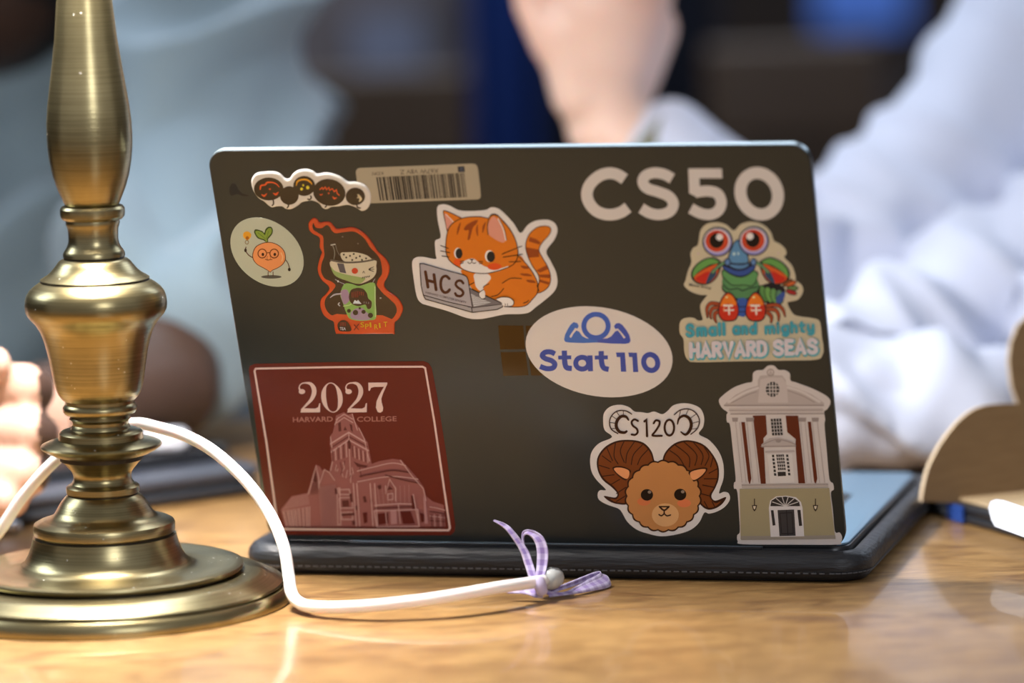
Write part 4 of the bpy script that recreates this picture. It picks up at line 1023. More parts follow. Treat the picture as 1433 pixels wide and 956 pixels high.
# --- cat at a laptop
a = Art(560, 270, 5.033, (212, 196, 186)); ora = (206,116,32); ln = (50,32,22); st_ = (150,72,28)
a.base([(262,100),(300,80),(350,90),(430,125),(590,122),(640,102),(690,110),(740,150),(800,215),(848,282),(900,225),(960,195),(1040,190),(1090,215),(1108,265),(1085,330),(1030,410),(1060,480),(1098,560),(1107,640),(1080,700),(1000,770),(960,800),(910,840),(850,852),(740,855),(640,875),(560,888),(470,880),(330,830),(190,790),(150,775),(118,730),(95,600),(85,490),(110,455),(160,450),(250,465),(250,430),(245,350),(255,330),(280,320),(285,290),(265,190)], (212,196,186))
tail = [(962,700),(1010,690),(1050,650),(1060,590),(1040,520),(1000,450),(978,400),(1000,350),(1045,300),(1062,262),(1050,238),(1010,232),(960,245),(910,290),(885,360),(895,430),(930,510),(970,570),(980,620)]
a.poly(tail, ora)
for q in ([(912,308),(960,325),(992,350),(978,362),(905,340)], [(888,382),(976,398),(980,450),(905,455),(892,415)], [(960,545),(1030,508),(1045,535),(985,560)], [(978,575),(1055,572),(1056,600),(985,592)], [(980,608),(1052,628),(1045,645),(980,625)]): a.poly(q, st_, False)
a.stroke(tail, 6, ln, closed=True)
bod = [(432,560),(442,540),(520,550),(700,550),(830,440),(890,500),(940,570),(970,640),(965,705),(930,750),(890,790),(830,803),(740,800),(700,775),(640,745),(560,735),(490,650)]
a.poly(bod, ora); a.stroke([(830,440),(890,500),(940,570),(970,640),(965,705),(930,750),(890,790),(830,803),(740,800)], 6, ln)
for q in ([(850,512),(890,515),(915,530),(870,532)], [(845,568),(900,568),(930,585),(870,582)], [(890,612),(940,615),(955,632),(905,628)]): a.poly(q, st_)
a.poly([(520,575),(560,560),(615,568),(640,600),(600,650),(570,690),(535,660),(525,620)], (222,210,206))
a.stroke([(720,635),(780,600),(855,602)], 6, ln); a.stroke([(645,728),(690,715),(730,672)], 6, ln); a.stroke([(585,665),(600,650),(625,640)], 6, ln); a.line(485,650,520,630,6,ln,'round'); a.stroke([(965,650),(978,690)], 6, ln); a.stroke([(870,775),(895,765),(905,755)], 6, ln)
for ear in ([(335,275),(318,200),(305,132),(320,125),(380,150),(440,180),(390,225)],): a.poly(ear, ora); a.stroke(ear[:-1], 6, ln)
a.poly([(315,140),(345,175),(380,210),(345,250),(332,255),(320,200)], (205,140,120)); a.stroke([(325,150),(355,180),(380,208)], 5, (232,220,210))
head = [(330,290),(350,235),(400,192),(470,170),(560,166),(620,176),(640,160),(665,152),(700,170),(760,235),(805,310),(828,390),(828,450),(800,500),(740,530),(680,550),(600,566),(500,556),(410,520),(350,475),(325,420),(323,350)]
a.poly(head, ora)
a.poly([(428,518),(445,482),(490,462),(520,462),(560,492),(610,520),(700,530),(762,513),(740,532),(680,552),(600,568),(500,558)], (226,214,210))
a.ell(665,517,50,24,(212,84,34)); a.ell(405,487,28,26,(212,90,34))
a.stroke(head+[head[0]], 6, ln)
a.poly([(622,285),(620,225),(640,178),(665,165),(700,210),(730,280),(742,330),(722,348),(670,325)], (208,142,120)); a.stroke([(620,290),(616,225),(632,165),(655,147),(690,158),(740,215)], 6, ln); a.stroke([(690,180),(725,250),(745,330)], 8, (226,214,204)); a.stroke([(700,185),(735,255),(752,328)], 4, ln)
for q in ([(425,210),(412,250),(403,290)], [(545,225),(542,260),(547,300)], [(603,205),(590,235),(583,275)]): a.stroke(q, [6,16,6], st_)
a.poly([(450,250),(480,215),(545,187),(538,215),(515,240),(500,290),(492,322),(476,325),(485,262),(462,262)], st_)
a.ell(408,422,27,38,(226,214,210)); a.ell(416,424,24,36,(44,40,38)); a.ell(630,443,32,42,(226,214,210)); a.ell(640,447,29,38,(44,40,38))
a.poly([(488,462),(522,462),(506,476)], (60,34,26), False); a.stroke([(478,485),(490,495),(505,485),(506,474),(508,486),(522,494),(535,488)], 5, ln)
for q in ((287,368,340,388),(287,406,350,418),(297,442,345,448),(720,428,858,372),(728,450,862,430),(770,483,850,480),(425,480,448,478),(425,495,445,490),(555,482,582,480),(560,495,580,492)): a.line(*q, 6, ln, 'round')
a.poly([(490,668),(560,700),(640,738),(725,765),(725,785),(510,812)], (122,110,108), False); a.poly([(165,716),(500,808),(728,778),(722,800),(685,818),(510,838),(180,745)], (160,148,144), False)
a.poly([(500,708),(645,772),(520,797)], (186,176,172), False)
for k in range(5): a.line(505+k*4, 722+k*15, 530+k*24+20, 722+k*11+6, 3, (110,100,98))
lidp = [(140,495),(165,495),(300,535),(450,575),(470,588),(480,610),(492,690),(510,803),(340,765),(165,716),(150,650)]
a.poly(lidp, (168,154,152), False); a.stroke(lidp+[lidp[0]], 6, ln, False); a.stroke([(165,716),(180,745),(510,838),(685,818),(722,800),(730,778),(640,738),(490,668)], 6, ln, False); a.line(505,805,510,838,6,ln); a.line(510,806,725,780,4,ln)
a.poly([(560,735),(556,712),(570,690),(588,680),(600,700),(598,735),(580,742)], (226,214,210)); a.stroke([(600,738),(575,742),(557,720),(560,698),(588,678)], 5, ln)
a.poly([(680,745),(720,732),(770,735),(800,760),(795,788),(760,797),(725,790),(715,768)], (226,214,210)); a.stroke([(680,742),(720,730),(772,735),(802,762),(790,792),(735,797)], 5, ln); a.line(742,775,742,792,4,ln); a.line(758,775,758,792,4,ln)
hb_ = (84,46,24)
for q in ([(180,552),(198,660)], [(240,572),(255,678)], [(192,612),(248,626)]): a.stroke(q, 21, hb_)
a.stroke([(348,600),(325,582),(300,592),(288,625),(292,670),(312,696),(335,694),(350,678)], 20, hb_)
a.stroke([(446,632),(430,615),(405,618),(393,640),(408,662),(435,680),(446,702),(430,722),(402,720),(390,704)], 18, hb_)
a.text('HARVARD COMPUTER SOCIETY', (180,703), (466,776), 15, (96,72,62), 0.006)
a.done('cat_sticker', 'die-cut sticker of an orange tabby cat typing at a laptop marked HCS', PR)

# --- oval Stat 110
a = Art(680, 410, 5.118, (220, 203, 198)); T = [2*PI*k/56 for k in range(56)]
a.base([(811+math.cos(t)*525+math.sin(t)*36, 421+math.cos(t)*36+math.sin(t)*324) for t in T], (214,197,192), smooth=False)
lb = (66,110,182); tb_ = (58,80,160)
a.poly([(560,335),(566,300),(585,262),(605,228),(628,208),(655,215),(666,236),(655,255),(640,250),(615,285),(598,312),(610,322),(628,290),(648,268),(668,275),(690,308),(722,325),(765,325),(800,333),(800,354),(700,358),(600,355),(570,350)], lb, False)
a.poly([(1037,340),(1028,300),(1005,262),(978,228),(955,214),(930,218),(917,238),(928,258),(945,254),(975,285),(1000,318),(988,326),(965,292),(945,268),(925,275),(900,308),(870,325),(830,328),(800,333),(800,354),(900,362),(1000,364),(1028,358)], (62,86,170), False)
a.stroke([(789+87*math.cos(t), 236+84*math.sin(t)) for t in [2*PI*k/24 for k in range(24)]], 36, (62,98,178), closed=True)
a.stroke([(495,436),(465,422),(425,424),(404,448),(428,470),(470,484),(494,508),(480,536),(435,541),(388,525)], 37, tb_, cap='butt')
a.stroke([(562,412),(566,500),(580,534),(616,540)], 38, tb_, cap='butt'); a.line(518,462,612,460,28,tb_)
a.stroke([(690+46*math.cos(t), 502+42*math.sin(t)) for t in [2*PI*k/20 for k in range(20)]], 36, tb_, closed=True); a.line(746,446,750,560,36,tb_)
a.stroke([(826,415),(830,500),(846,536),(880,546)], 38, tb_, cap='butt'); a.line(780,462,874,460,28,tb_)
a.poly([(932,425),(996,425),(1006,563),(968,563),(962,458),(938,458)], tb_, False); a.poly([(1020,425),(1082,427),(1092,565),(1055,566),(1049,458),(1026,458)], tb_, False)
a.stroke([(1181+50*math.cos(t)+5*math.sin(t), 497+57*math.sin(t)) for t in [2*PI*k/20 for k in range(20)]], 37, tb_, closed=True)
a.done('oval_sticker', 'white oval sticker reading Stat 110 in blue', vinyl('glossy_vinyl', 0.2, 0.4))

# --- mantis shrimp
a = Art(940, 300, 4.343, (205, 192, 172)); ol_ = (34,32,38); cm = (188,172,136)
a.base([(165,160),(175,100),(210,60),(270,48),(330,62),(378,98),(420,60),(480,45),(550,60),(600,105),(622,160),(655,178),(690,210),(697,240),(685,262),(730,310),(752,370),(755,400),(790,430),(798,470),(770,515),(730,528),(705,535),(715,570),(745,610),(790,622),(850,630),(895,645),(908,690),(912,740),(922,800),(918,850),(880,882),(700,888),(400,893),(150,898),(100,885),(78,840),(72,760),(50,720),(50,660),(75,632),(130,628),(160,645),(188,640),(180,600),(175,550),(205,505),(215,490),(170,488),(110,465),(75,430),(85,400),(100,340),(120,290),(115,240),(130,205),(155,190)], cm)
# tail
a.poly([(520,450),(560,425),(620,415),(680,440),(690,480),(665,530),(620,550),(560,530)], ol_)
for k, cc in enumerate([(96,134,72),(110,150,78),(104,142,80),(92,126,92)]):
    a.ell(560+k*32, 482+k*6, 26, 56-k*3, ol_, -20+k*4); a.ell(560+k*32, 482+k*6, 21, 51-k*3, cc, -20+k*4)
for x, y, r, cc in ((705,415,-35,(150,96,44)),(725,420,-20,(190,98,50)),(735,448,0,(110,130,76)),(728,472,18,(160,52,44))): a.ell(x, y, 36, 17, ol_, r); a.ell(x, y, 30, 11, cc, r)
a.poly([(640,500),(680,470),(690,490),(670,530),(640,545)], (62,84,130))
# legs
for pts_ in ([(285,545),(240,540),(215,570),(218,625)], [(285,565),(250,570),(235,600),(240,632)], [(290,590),(265,600),(262,630),(272,655)], [(580,555),(640,550),(675,575),(690,618)], [(580,575),(630,580),(650,610),(650,645)], [(580,595),(600,610),(608,630),(605,655)]):
    a.stroke(pts_, [26,26,22,12], ol_); a.stroke(pts_, [18,18,14,4], (160,78,44))
# body
a.poly([(318,330),(312,400),(305,450),(330,480),(380,520),(470,520),(520,480),(538,440),(520,400),(512,340)], ol_)
a.poly([(318,385),(310,440),(335,472),(400,510),(460,508),(510,472),(530,438),(515,398),(420,420)], (88,128,80)); a.poly([(325,335),(320,395),(350,430),(400,438),(480,436),(512,400),(506,345)], (98,142,84))
a.stroke([(312,425),(350,455),(400,448),(430,462),(470,448),(520,440)], 6, ol_); a.stroke([(318,385),(360,425),(400,430),(440,428),(490,432),(520,395)], 6, ol_)
a.poly([(400,510),(440,505),(465,520),(460,600),(440,622),(405,615)], (58,88,140), False); a.line(400,560,460,560,5,ol_); a.line(405,590,460,590,5,ol_)
a.poly([(305,310),(335,350),(400,380),(450,375),(500,340),(510,305),(480,290),(340,290)], ol_); a.poly([(312,312),(340,345),(400,370),(450,366),(495,335),(502,308),(410,340)], (56,82,128))
a.poly([(350,235),(385,160),(430,160),(462,235),(470,290),(440,300),(375,300),(340,285)], ol_); a.poly([(355,240),(388,166),(426,166),(456,238),(462,285),(435,294),(380,294),(348,280)], (96,134,152))
a.stroke([(330,300),(370,330),(415,338),(460,325),(485,298)], 6, ol_); a.poly([(340,300),(375,322),(415,330),(455,318),(470,298),(430,306),(380,304)], (88,124,146)); a.ell(380,238,7,10,(180,196,200)); a.ell(405,236,6,8,(180,196,200))
# claws
for sg in (-1, 1):
    X = lambda x: x if sg < 0 else 2*418-x+2
    q = [(X(300),285), (X(240),258), (X(170),285), (X(125),335), (X(122),385), (X(160),420), (X(215),425), (X(265),395), (X(295),340)]
    a.poly(q, ol_); a.poly([(X(290),290), (X(240),265), (X(175),290), (X(134),337), (X(130),380), (X(165),345), (X(230),305)], (104,146,74))
    a.poly([(X(280),300), (X(220),320), (X(160),355), (X(136),385), (X(165),412), (X(215),416), (X(260),388), (X(285),340)], (196,92,42))
    a.poly([(X(225),345), (X(165),372), (X(145),392), (X(175),412), (X(210),412), (X(230),385)], (184,48,34)); a.poly([(X(262),325), (X(235),350), (X(210),414), (X(245),398), (X(272),362)], (52,76,92))
    a.stroke([(X(335),285),(X(290),310),(X(250),350)], 22, ol_); a.stroke([(X(335),285),(X(290),310),(X(250),350)], 14, (110,142,96)); a.ell(X(340), 288, 20, 24, ol_); a.ell(X(340), 288, 14, 18, (96,124,150))
# eyes
for x, y in ((280,165), (500,160)):
    a.ell(x, y, 92, 90, ol_); a.ell(x, y, 84, 82, (150,140,168)); a.ell(x-3, y-8, 78, 72, (208,192,190)); a.ell(x-4, y-6, 70, 66, (178,58,36)); a.ell(x-4, y-4, 56, 50, (200,84,46)); a.ell(x-6, y-8, 44, 46, (26,18,18))
a.ell(292,135,21,21,(226,216,210)); a.ell(477,130,22,22,(226,216,210))
# hammer feet
for x in (347, 512):
    q = [(x-4,468),(x-42,505),(x-60,560),(x-62,605),(x-40,640),(x-2,648),(x+42,640),(x+62,600),(x+58,550),(x+35,495)]
    a.poly(q, ol_); a.poly([(x+(u-x)*.9, 560+(v-560)*.92) for u, v in q], (186,54,32)); a.poly([(x-4,480),(x-34,512),(x-50,555),(x-10,540),(x+46,548),(x+28,500)], (210,118,40)); a.ell(x-12, 500, 8, 6, (235,205,130)); a.ell(x-28,575,6,14,(222,130,84))
    for k in (-1, 0, 1): a.line(x-10+k*18, 550, x+4+k*18, 552, 12, (222,196,170), 'round')
    a.line(x-22,580,x+30,578,9,(222,196,170),'round'); a.line(x+2,562,x+4,604,10,(222,196,170),'round')
a.ell(163,235,5,5,(190,160,160)); a.ell(650,232,5,5,(190,160,160))
a.text('Mantis Shrimp', (108,430), (242,452), 15, (46,40,40), 0.01)
a.skel('Small', (95,736), (322,726), 66, 20, (72,146,146), 0.36); a.skel('and', (378,722), (512,720), 62, 19, (72,146,146), 0.36); a.skel('mighty', (575,720), (862,706), 60, 18, (72,146,146), 0.34)
a.skel('HARVARD', (124,868), (578,856), 80, 33, (98,158,152), 0.30); a.skel('SEAS', (632,853), (888,842), 80, 33, (98,158,152), 0.30)
a.skel('HARVARD', (119,860), (573,848), 78, 24, (196,182,170), 0.30); a.skel('SEAS', (627,845), (883,834), 78, 24, (196,182,170), 0.30)
a.done('shrimp_sticker', 'die-cut mantis shrimp sticker reading Small and mighty HARVARD SEAS', PR)

# --- building facade
a = Art(990, 500, 3.54, (190, 176, 174)); ws = (178,163,161); g1 = (160,144,142); g2 = (138,122,120); rd = (92,42,26); dk_ = (52,46,46)
a.base([(57,215),(75,190),(130,150),(190,128),(222,120),(226,80),(245,65),(275,62),(300,42),(330,42),(352,62),(385,64),(408,80),(412,115),(440,125),(520,155),(590,192),(610,222),(595,255),(578,270),(584,310),(580,335),(590,450),(604,600),(622,625),(626,655),(612,672),(622,760),(632,862),(655,868),(667,890),(662,918),(640,928),(400,928),(175,926),(150,910),(148,882),(160,865),(158,800),(148,665),(132,650),(132,622),(140,600),(125,450),(112,335),(97,320),(95,285),(100,272),(72,250)], ws)
a.poly([(85,232),(140,185),(200,155),(250,140),(250,112),(262,90),(300,88),(312,60),(330,88),(372,90),(388,112),(392,138),(450,155),(520,185),(580,228),(570,240),(90,243)], g1, False)
a.stroke([(105,222),(180,178),(250,152)], 12, ws); a.stroke([(395,148),(470,172),(555,220)], 12, ws); a.stroke([(85,238),(575,238)], 7, g2, False); a.poly([(250,225),(262,110),(300,100),(372,100),(392,130),(400,225)], (170,154,152), False)
a.stroke(circ(313,75,16,16,12), 5, g2, closed=True); a.stroke([(120,225),(200,185),(245,170)], 4, g2); a.stroke([(400,165),(470,190),(530,222)], 4, g2)
a.ell(323,158,34,38,(64,58,58)); 
for k in (-1, 0, 1): a.line(323+k*15, 120, 325+k*15, 196, 4, ws); 
for k in (-1, 0, 1): a.line(288, 158+k*17, 358, 158+k*17, 4, ws)
a.poly([(108,250),(570,248),(574,272),(112,274)], (168,152,150), False); a.stroke([(108,262),(572,260)], 4, g2, False); a.stroke([(116,280),(574,278)], 6, g2, False)
a.poly([(225,288),(290,286),(296,380),(278,400),(290,632),(266,634)], rd, False); a.poly([(388,288),(450,288),(486,634),(452,634),(436,430),(438,405),(396,370)], rd, False)
a.poly([(168,320),(186,320),(218,600),(210,632),(202,610)], rd, False); a.poly([(497,318),(513,318),(545,600),(536,632),(528,610)], rd, False)
for x0, x1 in ((122,148),(190,228),(450,486),(516,548)):
    a.poly([(x0,298),(x1+4,298),(x1+2,318),(x0+3,318)], g2, False)
for x0, y0, x1, y1 in ((140,320,172,620),(160,320,192,620),(196,320,226,620),(222,320,256,620),(462,320,492,620),(484,320,516,620),(520,320,556,620),(545,320,582,620)): a.line(x0, y0, x1, y1, 4, g1)
a.grid((312,302),(370,302),(378,386),None, None, 0, 0, ws) if False else a.grid((312,302),(368,300),(320,388),4,5,.28,.22,dk_)
a.poly([(268,432),(285,415),(310,400),(352,395),(395,405),(425,418),(438,432),(436,442),(270,444)], g1, False); a.stroke([(275,430),(350,405),(432,428)], 5, g2); a.stroke([(268,440),(438,438)], 5, g2, False)
a.ell(352,412,14,10,g2); a.poly([(285,462),(430,458),(434,468),(288,472)], g1, False)
a.poly([(296,478),(420,474),(432,620),(312,624)], (184,170,168), False)
a.grid((318,478),(332,478),(330,588),1,6,.2,.3,dk_); a.grid((340,478),(380,477),(350,560),4,5,.2,.25,dk_); a.grid((388,477),(402,477),(400,586),1,6,.2,.3,dk_); a.poly([(348,566),(388,565),(390,586),(350,588)], dk_, False)
a.poly([(170,626),(596,622),(600,642),(172,646)], (160,144,140), False); a.stroke([(172,632),(598,628)], 4, g2, False)
a.poly([(160,650),(604,646),(634,895),(166,900)], (144,128,104), False); a.poly([(166,884),(634,880),(636,898),(168,904)], (136,122,114), False)
a.poly([(305,745),(312,708),(340,688),(390,684),(440,692),(464,715),(472,745),(480,885),(314,888)], (186,172,172), False)
a.poly([(312,736),(318,708),(345,692),(388,688),(430,696),(455,714),(460,736)], dk_, False)
for k in range(1, 7):
    t = PI*k/7; a.line(386, 736, 386-72*math.cos(t), 736-50*math.sin(t), 4, (176,162,160))
a.poly([(348,755),(430,752),(438,882),(358,884)], (62,56,58), False); a.stroke([(360,770),(420,768),(426,870),(368,872),(360,770)], 4, (40,36,38), False); a.line(392,755,400,882,4,(40,36,38))
a.poly([(315,756),(328,755),(338,830),(324,832)], dk_, False); a.poly([(446,754),(462,754),(470,832),(455,834)], dk_, False)
for x in (234, 536):
    a.line(x, 698, x, 730, 5, (60,46,38)); a.poly([(x-13,730),(x+13,730),(x+8,752),(x,762),(x-8,752)], (60,46,38), False); a.poly([(x-7,735),(x+7,735),(x+3,750),(x-3,750)], (184,166,150), False)
a.done('facade_sticker', 'tall die-cut sticker of a brick and stone building front', PR)

# --- ram
a = Art(810, 550, 4.552, (200, 188, 192)); dkb = (56,28,16); hrn = (116,62,28)
a.base([(155,170),(165,120),(205,85),(265,75),(320,90),(355,118),(400,122),(440,128),(480,118),(530,135),(565,115),(600,80),(655,66),(720,72),(775,100),(798,155),(792,215),(765,262),(830,300),(890,370),(920,450),(922,540),(900,610),(895,640),(925,630),(955,640),(962,680),(930,725),(880,755),(830,768),(800,762),(770,820),(730,860),(680,885),(600,905),(520,912),(440,895),(370,870),(310,820),(275,760),(250,735),(180,710),(130,680),(120,645),(135,620),(170,620),(165,605),(115,555),(82,500),(72,430),(85,370),(130,320),(200,290),(208,270),(165,235)], (198,186,190))
for X, q in ((1, None), (-1, None)):
    pass
hl = [(480,425),(460,365),(410,315),(330,298),(240,305),(165,345),(120,410),(118,480),(150,550),(210,600),(245,640),(230,665),(160,655),(195,690),(250,708),(310,705),(330,640),(420,600),(490,480)]
hr = [(535,420),(560,365),(620,315),(700,300),(790,325),(850,385),(888,460),(892,540),(872,600),(845,655),(870,685),(938,662),(915,705),(870,735),(820,742),(775,710),(740,640),(640,560),(540,480)]
for q in (hl, hr): a.poly(q, dkb)
def shrink(q, cx_, cy_, f): return [(cx_+(x-cx_)*f, cy_+(y-cy_)*f) for x, y in q]
a.poly([(470,425),(448,368),(402,325),(330,309),(244,316),(174,354),(131,412),(129,478),(160,542),(220,592),(256,642),(238,676),(200,672),(225,690),(260,698),(302,695),(340,640),(420,590),(470,470)], hrn)
a.poly([(546,420),(570,370),(625,326),(700,311),(784,335),(842,392),(878,464),(881,540),(860,602),(832,655),(868,700),(905,690),(870,722),(825,730),(785,705),(745,640),(650,560),(555,470)], hrn)
for q in (((150,400),(205,440)),((130,460),(195,480)),((150,530),(225,520)),((200,585),(260,550)),((240,640),(300,600)),((240,690),(305,650)),((180,350),(215,430)),((235,312),(225,400),(250,450)),((290,305),(265,370),(290,440)),((355,310),(310,380),(300,445)),((405,330),(350,390),(335,455)),((440,360),(395,410),(375,455))): a.stroke(list(q), 6, dkb)
for q in (((580,365),(640,410),(680,480)),((615,330),(700,400),(705,470)),((670,310),(750,390),(740,460)),((730,312),(790,390),(780,455)),((800,345),(830,400),(805,460)),((855,410),(840,470)),((885,480),(830,510)),((885,545),(800,545)),((865,600),(790,585)),((835,655),(780,640)),((825,735),(800,690)),((870,730),(850,690))): a.stroke(list(q), 6, dkb)
# wool
def wool(cx_, cy_, rx, ry, n, amp):
    out = []
    for k in range(n*6):
        t = 2*PI*k/(n*6); f = 1+amp*abs(math.sin(t*n/2)); out.append((cx_+rx*f*math.cos(t), cy_+ry*f*math.sin(t)))
    return out
a.poly(wool(538,655,236,222,22,.05), dkb, False); a.poly(wool(538,655,226,212,22,.05), (176,122,80), False)
a.poly([(215,475),(270,465),(330,490),(322,520),(300,555),(250,525)], dkb); a.poly([(225,480),(272,474),(322,496),(308,545),(255,518)], (214,142,104))
a.poly([(820,478),(760,478),(700,502),(722,540),(735,562),(790,530)], dkb); a.poly([(810,485),(762,486),(710,507),(730,552),(782,525)], (214,142,104))
a.ell(415,690,42,26,(190,112,76)); a.ell(672,700,44,26,(196,114,80)); a.ell(552,775,86,74,(196,150,112))
for x, y in ((435,647),(647,645)): a.ell(x, y, 39, 37, (34,20,16)); a.ell(x+16, y-18, 11, 10, (140,120,112))
a.stroke([(515,722),(545,745),(575,722)], 11, dkb); a.line(517,722,573,722,9,dkb,'round'); a.stroke([(545,745),(545,768)], 9, dkb); a.stroke([(512,772),(528,780),(545,768),(562,780),(585,775)], 9, dkb)
# CS120C lettering made with horns
a.stroke([(318,170),(300,148),(270,148),(245,175),(240,210),(258,242),(290,250),(305,242)], [10,18,20,20,20,18,14], dkb)
a.stroke([(338,132),(300,112),(250,112),(212,140),(196,185),(210,230),(250,256)], 7, dkb)
for p_ in ((212,145,244,165),(198,185,238,192),(205,225,245,222),(240,115,262,146),(285,110,285,140)): a.line(*p_, 4, dkb)
a.stroke([(378,175),(355,166),(338,182),(345,205),(370,225),(376,248),(360,264),(338,262)], 13, dkb)
a.stroke([(420,178),(432,168),(436,272)], 15, dkb, False)
a.stroke([(478,190),(492,172),(515,178),(512,205),(490,240),(472,268),(530,270)], 13, dkb)
a.stroke(circ(578,218,30,50,12), 14, dkb, closed=True)
a.stroke([(630,195),(640,160),(672,142),(705,160),(718,200),(705,240),(680,262),(652,245)], [8,14,18,20,20,20,16,8], dkb)
a.stroke([(610,135),(650,105),(705,100),(750,128),(770,175),(755,225),(715,260)], 7, dkb)
for p_ in ((750,130,708,160),(770,178,722,190),(760,222,715,228),(700,100,680,145),(650,106,640,150)): a.line(*p_, 4, dkb)
a.done('ram_sticker', 'die-cut sticker of a curly horned ram under the letters CS120', PR)

# --- 2027
a = Art(340, 500, 3.677, (205, 180, 168)); mr = (98,32,22); pk = (198,158,146); bp = (150,92,86)
a.base([(30,62),(36,45),(60,34),(500,24),(930,20),(955,30),(972,55),(1000,200),(1050,520),(1092,860),(1090,895),(1070,915),(600,915),(170,912),(150,900),(130,840),(75,420)], mr, smooth=False)
a.stroke([(66,58),(500,50),(925,48),(938,55),(985,330),(1065,878),(1058,890),(650,888),(190,884),(180,870),(120,430),(60,70),(66,58)], 10, pk, False)
ar = a; a = Art(400, 520, 7.961, (205, 180, 168)); a.z = ar.z
# Roman figures with thick and thin strokes
for dx in (0, 520):
    a.stroke([(185+dx,225),(160+dx,205),(150+dx,170),(175+dx,135),(220+dx,125),(275+dx,135),(310+dx,180),(315+dx,240),(285+dx,310),(230+dx,370),(175+dx,425)], [30,24,12,12,16,34,50,52,38,24,14], pk)
    a.ell(180+dx,222,36,28,pk); a.poly([(163+dx,455),(175+dx,425),(200+dx,408),(330+dx,412),(362+dx,395),(372+dx,355),(384+dx,350),(382+dx,452)], pk, False)
a.stroke([(515+ (92*math.cos(t)) + 14*math.sin(t), 288+162*math.sin(t)) for t in [2*PI*k/24 for k in range(24)]], [54,52,42,26,14,10,10,10,14,26,42,52,54,52,42,26,14,10,10,10,14,26,42,52], pk, closed=True)
a.poly([(920,122),(1132,120),(1130,140),(1085,240),(1065,300),(1068,340),(1085,400),(1080,440),(1055,456),(1025,450),(1005,400),(1012,330),(1040,265),(1075,200),(1095,168),(985,170),(950,180),(935,215),(922,210)], pk, False)
a.text('HARVARD', (80,562), (525,553), 54, (156,100,88), 0.012); a.text('COLLEGE', (795,556), (1235,550), 54, (156,100,88), 0.012)
ar.v_off = len(ar.v); n0 = len(ar.v); ar.v += a.v; ar.f += [tuple(i+n0 for i in f) for f in a.f]; ar.c += a.c; zz = a.z
a = Art(380, 570, 5.311, (205, 180, 168)); a.z = zz; li = (176,128,120); dk2 = (92,40,36)
# hall and tower silhouette
a.poly([(70,760),(150,660),(270,635),(290,560),(310,490),(332,425),(360,440),(378,470),(395,455),(410,470),(430,475),(448,400),(434,260),(438,210),(455,190),(470,130),(480,60),(505,50),(540,35),(570,55),(605,45),(612,90),(650,150),(690,230),(715,260),(745,420),(800,400),(900,382),(965,390),(1010,440),(1080,520),(1130,590),(1150,660),(1200,700),(1280,725),(1295,885),(100,885)], (138,80,74), False)
a.z += 2e-6
rn = random.Random(5)
def hatch(q, n, c, vert=True, wd=4):
    q = [Vector(p) for p in q]
    a.hold = True
    for k in range(n):
        f = (k+0.5)/n
        if vert: p, r = q[0].lerp(q[1], f), q[3].lerp(q[2], f)
        else: p, r = q[0].lerp(q[3], f), q[1].lerp(q[2], f)
        a.line(p.x, p.y, r.x, r.y, wd, c)
    a.hold = False; a.up()
hatch([(150,665),(270,640),(285,720),(80,762)], 9, (156,104,98), False); hatch([(80,770),(290,735),(290,885),(110,885)], 13, li, True, 7)
hatch([(90,775),(290,740),(290,885),(115,885)], 7, dk2, True, 4)
for y in (70, 95): a.stroke([(482,y+20),(540,y-20),(606,y+18)], 6, li, False)
for q in ([(495,120),(515,105),(520,175),(500,180)], [(535,170),(548,140),(562,170)], [(580,120),(600,130),(605,185),(590,170)]): a.poly(q, dk2, False)
a.stroke([(440,270),(575,185),(700,260)], 10, li, False); a.stroke([(442,300),(575,215),(712,292)], 8, dk2, False); a.stroke([(446,330),(575,240),(720,320)], 10, li, False)
for k in range(6): a.line(455+k*20, 320-k*12, 460+k*20, 400-k*6, 7, li if k % 2 else dk2)
for k in range(8): a.line(600+k*16, 280+k*8, 606+k*16, 370+k*6, 6, li if k % 2 else dk2)
for q in ((440,215,450,300),(470,130,500,70),(690,235,730,400),(650,150,695,240),(455,400,440,470),(575,190,590,560),(600,45,640,170)): a.line(*q, 6, li)
a.poly([(566,250),(580,235),(594,270),(590,310),(572,305)], dk2, False); a.poly([(610,400),(660,420),(720,432),(700,448),(640,440)], dk2, False)
for k in range(16):
    x = 470+rn.random()*200; y = 380+rn.random()*120; a.line(x, y, x+rn.uniform(-14, 14), y+rn.uniform(20, 60), 5, rn.choice([li, dk2, (120,66,60)]))
a.stroke([(275,640),(300,560),(332,430),(352,520),(355,600)], 8, li, False); a.poly([(310,540),(330,470),(342,540),(330,560)], dk2, False)
a.stroke([(360,560),(395,460),(430,480),(470,540)], 6, li, False); hatch([(300,560),(345,540),(350,640),(290,650)], 5, dk2)
hatch([(350,590),(480,570),(490,880),(370,885)], 14, (158,106,100), True, 4); hatch([(350,590),(480,570),(490,880),(370,885)], 18, (120,64,60), False, 3)
for x0, y0, x1, y1 in ((500,610,580,645),(505,670,600,745),(520,780,600,830),(490,600,510,870)): a.stroke([(x0,y0),(x1,y0-4),(x1+6,y1),(x0+6,y1),(x0,y0)], 7, li, False)
for q in ([(470,600),(488,600),(492,640),(476,644)], [(525,690),(575,686),(580,735),(530,738)], [(580,640),(600,636),(606,700),(590,705)], [(520,785),(620,780),(622,800),(524,806)], [(600,840),(625,838),(628,870),(604,872)], [(620,730),(640,728),(640,760),(624,762)], [(680,660),(700,655),(712,700),(690,705)], [(740,640),(752,690),(745,740),(735,690)]): a.poly(q, dk2, False)
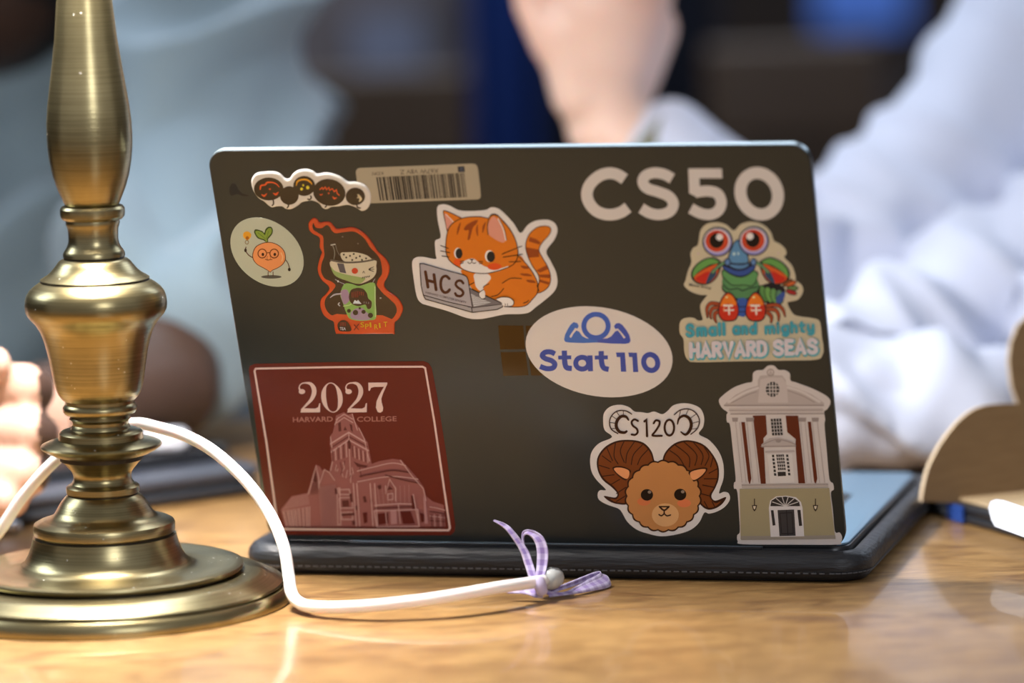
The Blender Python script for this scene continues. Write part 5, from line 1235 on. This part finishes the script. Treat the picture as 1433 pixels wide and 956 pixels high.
for x in (610, 636, 735, 768): a.line(x, 560, x+22, 880, 8, li)
a.stroke([(640,470),(760,440),(900,410),(1000,430)], 7, li); a.stroke([(660,510),(780,485),(900,465),(1030,480)], 12, dk2); a.stroke([(640,550),(800,520),(930,510),(1090,530)], 7, li)
a.stroke([(850,500),(1000,540),(1100,560)], 9, dk2); a.stroke([(960,390),(1050,510),(1130,600),(1150,690)], 7, li, False)
hatch([(740,600),(1040,570),(1040,700),(760,720)], 9, (156,104,98), True, 4)
a.stroke([(850,580),(850,640),(880,530),(925,600),(925,690)], 8, li, False); a.poly([(860,610),(880,580),(905,606)], dk2, False); a.stroke([(865,640),(905,636),(905,680),(868,684),(868,640)], 6, li, False); a.poly([(790,580),(815,570),(820,600),(800,606)], dk2, False)
a.stroke([(770,725),(950,712),(1050,715)], 9, li, False); a.stroke([(770,745),(1050,735)], 9, dk2, False)
for q in ([(790,785),(868,780),(872,858),(796,870)], [(960,770),(1035,768),(1070,860),(980,862)], [(1040,650),(1058,648),(1075,760),(1050,765)], [(1105,780),(1150,790),(1160,840),(1115,850)], [(680,780),(712,775),(716,850),(690,860)]): a.poly(q, (88,24,20), False)
for q in ([(885,760),(930,756),(936,860),(890,866)], [(1130,640),(1150,700),(1165,860),(1140,860)]): a.poly(q, (160,108,104), False)
a.stroke([(765,765),(1090,755),(1100,880),(785,884),(765,765)], 8, li, False); a.line(945,715,960,860,7,li); a.line(1055,640,1100,880,8,li); a.line(850,770,860,870,6,li)
for k in range(4): a.stroke([(1180,735+k*34),(1240,745+k*32),(1290,760+k*28)], 6, li if k % 2 == 0 else dk2, False)
for k in range(5): a.line(1190+k*22, 790, 1196+k*22, 880, 5, li if k % 2 else dk2)
a.stroke([(100,886),(700,888),(1290,886)], 6, dk2, False)
n0 = len(ar.v); ar.v += a.v; ar.f += [tuple(i+n0 for i in f) for f in a.f]; ar.c += a.c
ar.done('year_sticker', 'dark red square sticker reading 2027 HARVARD COLLEGE over an engraved hall', M['print_'])
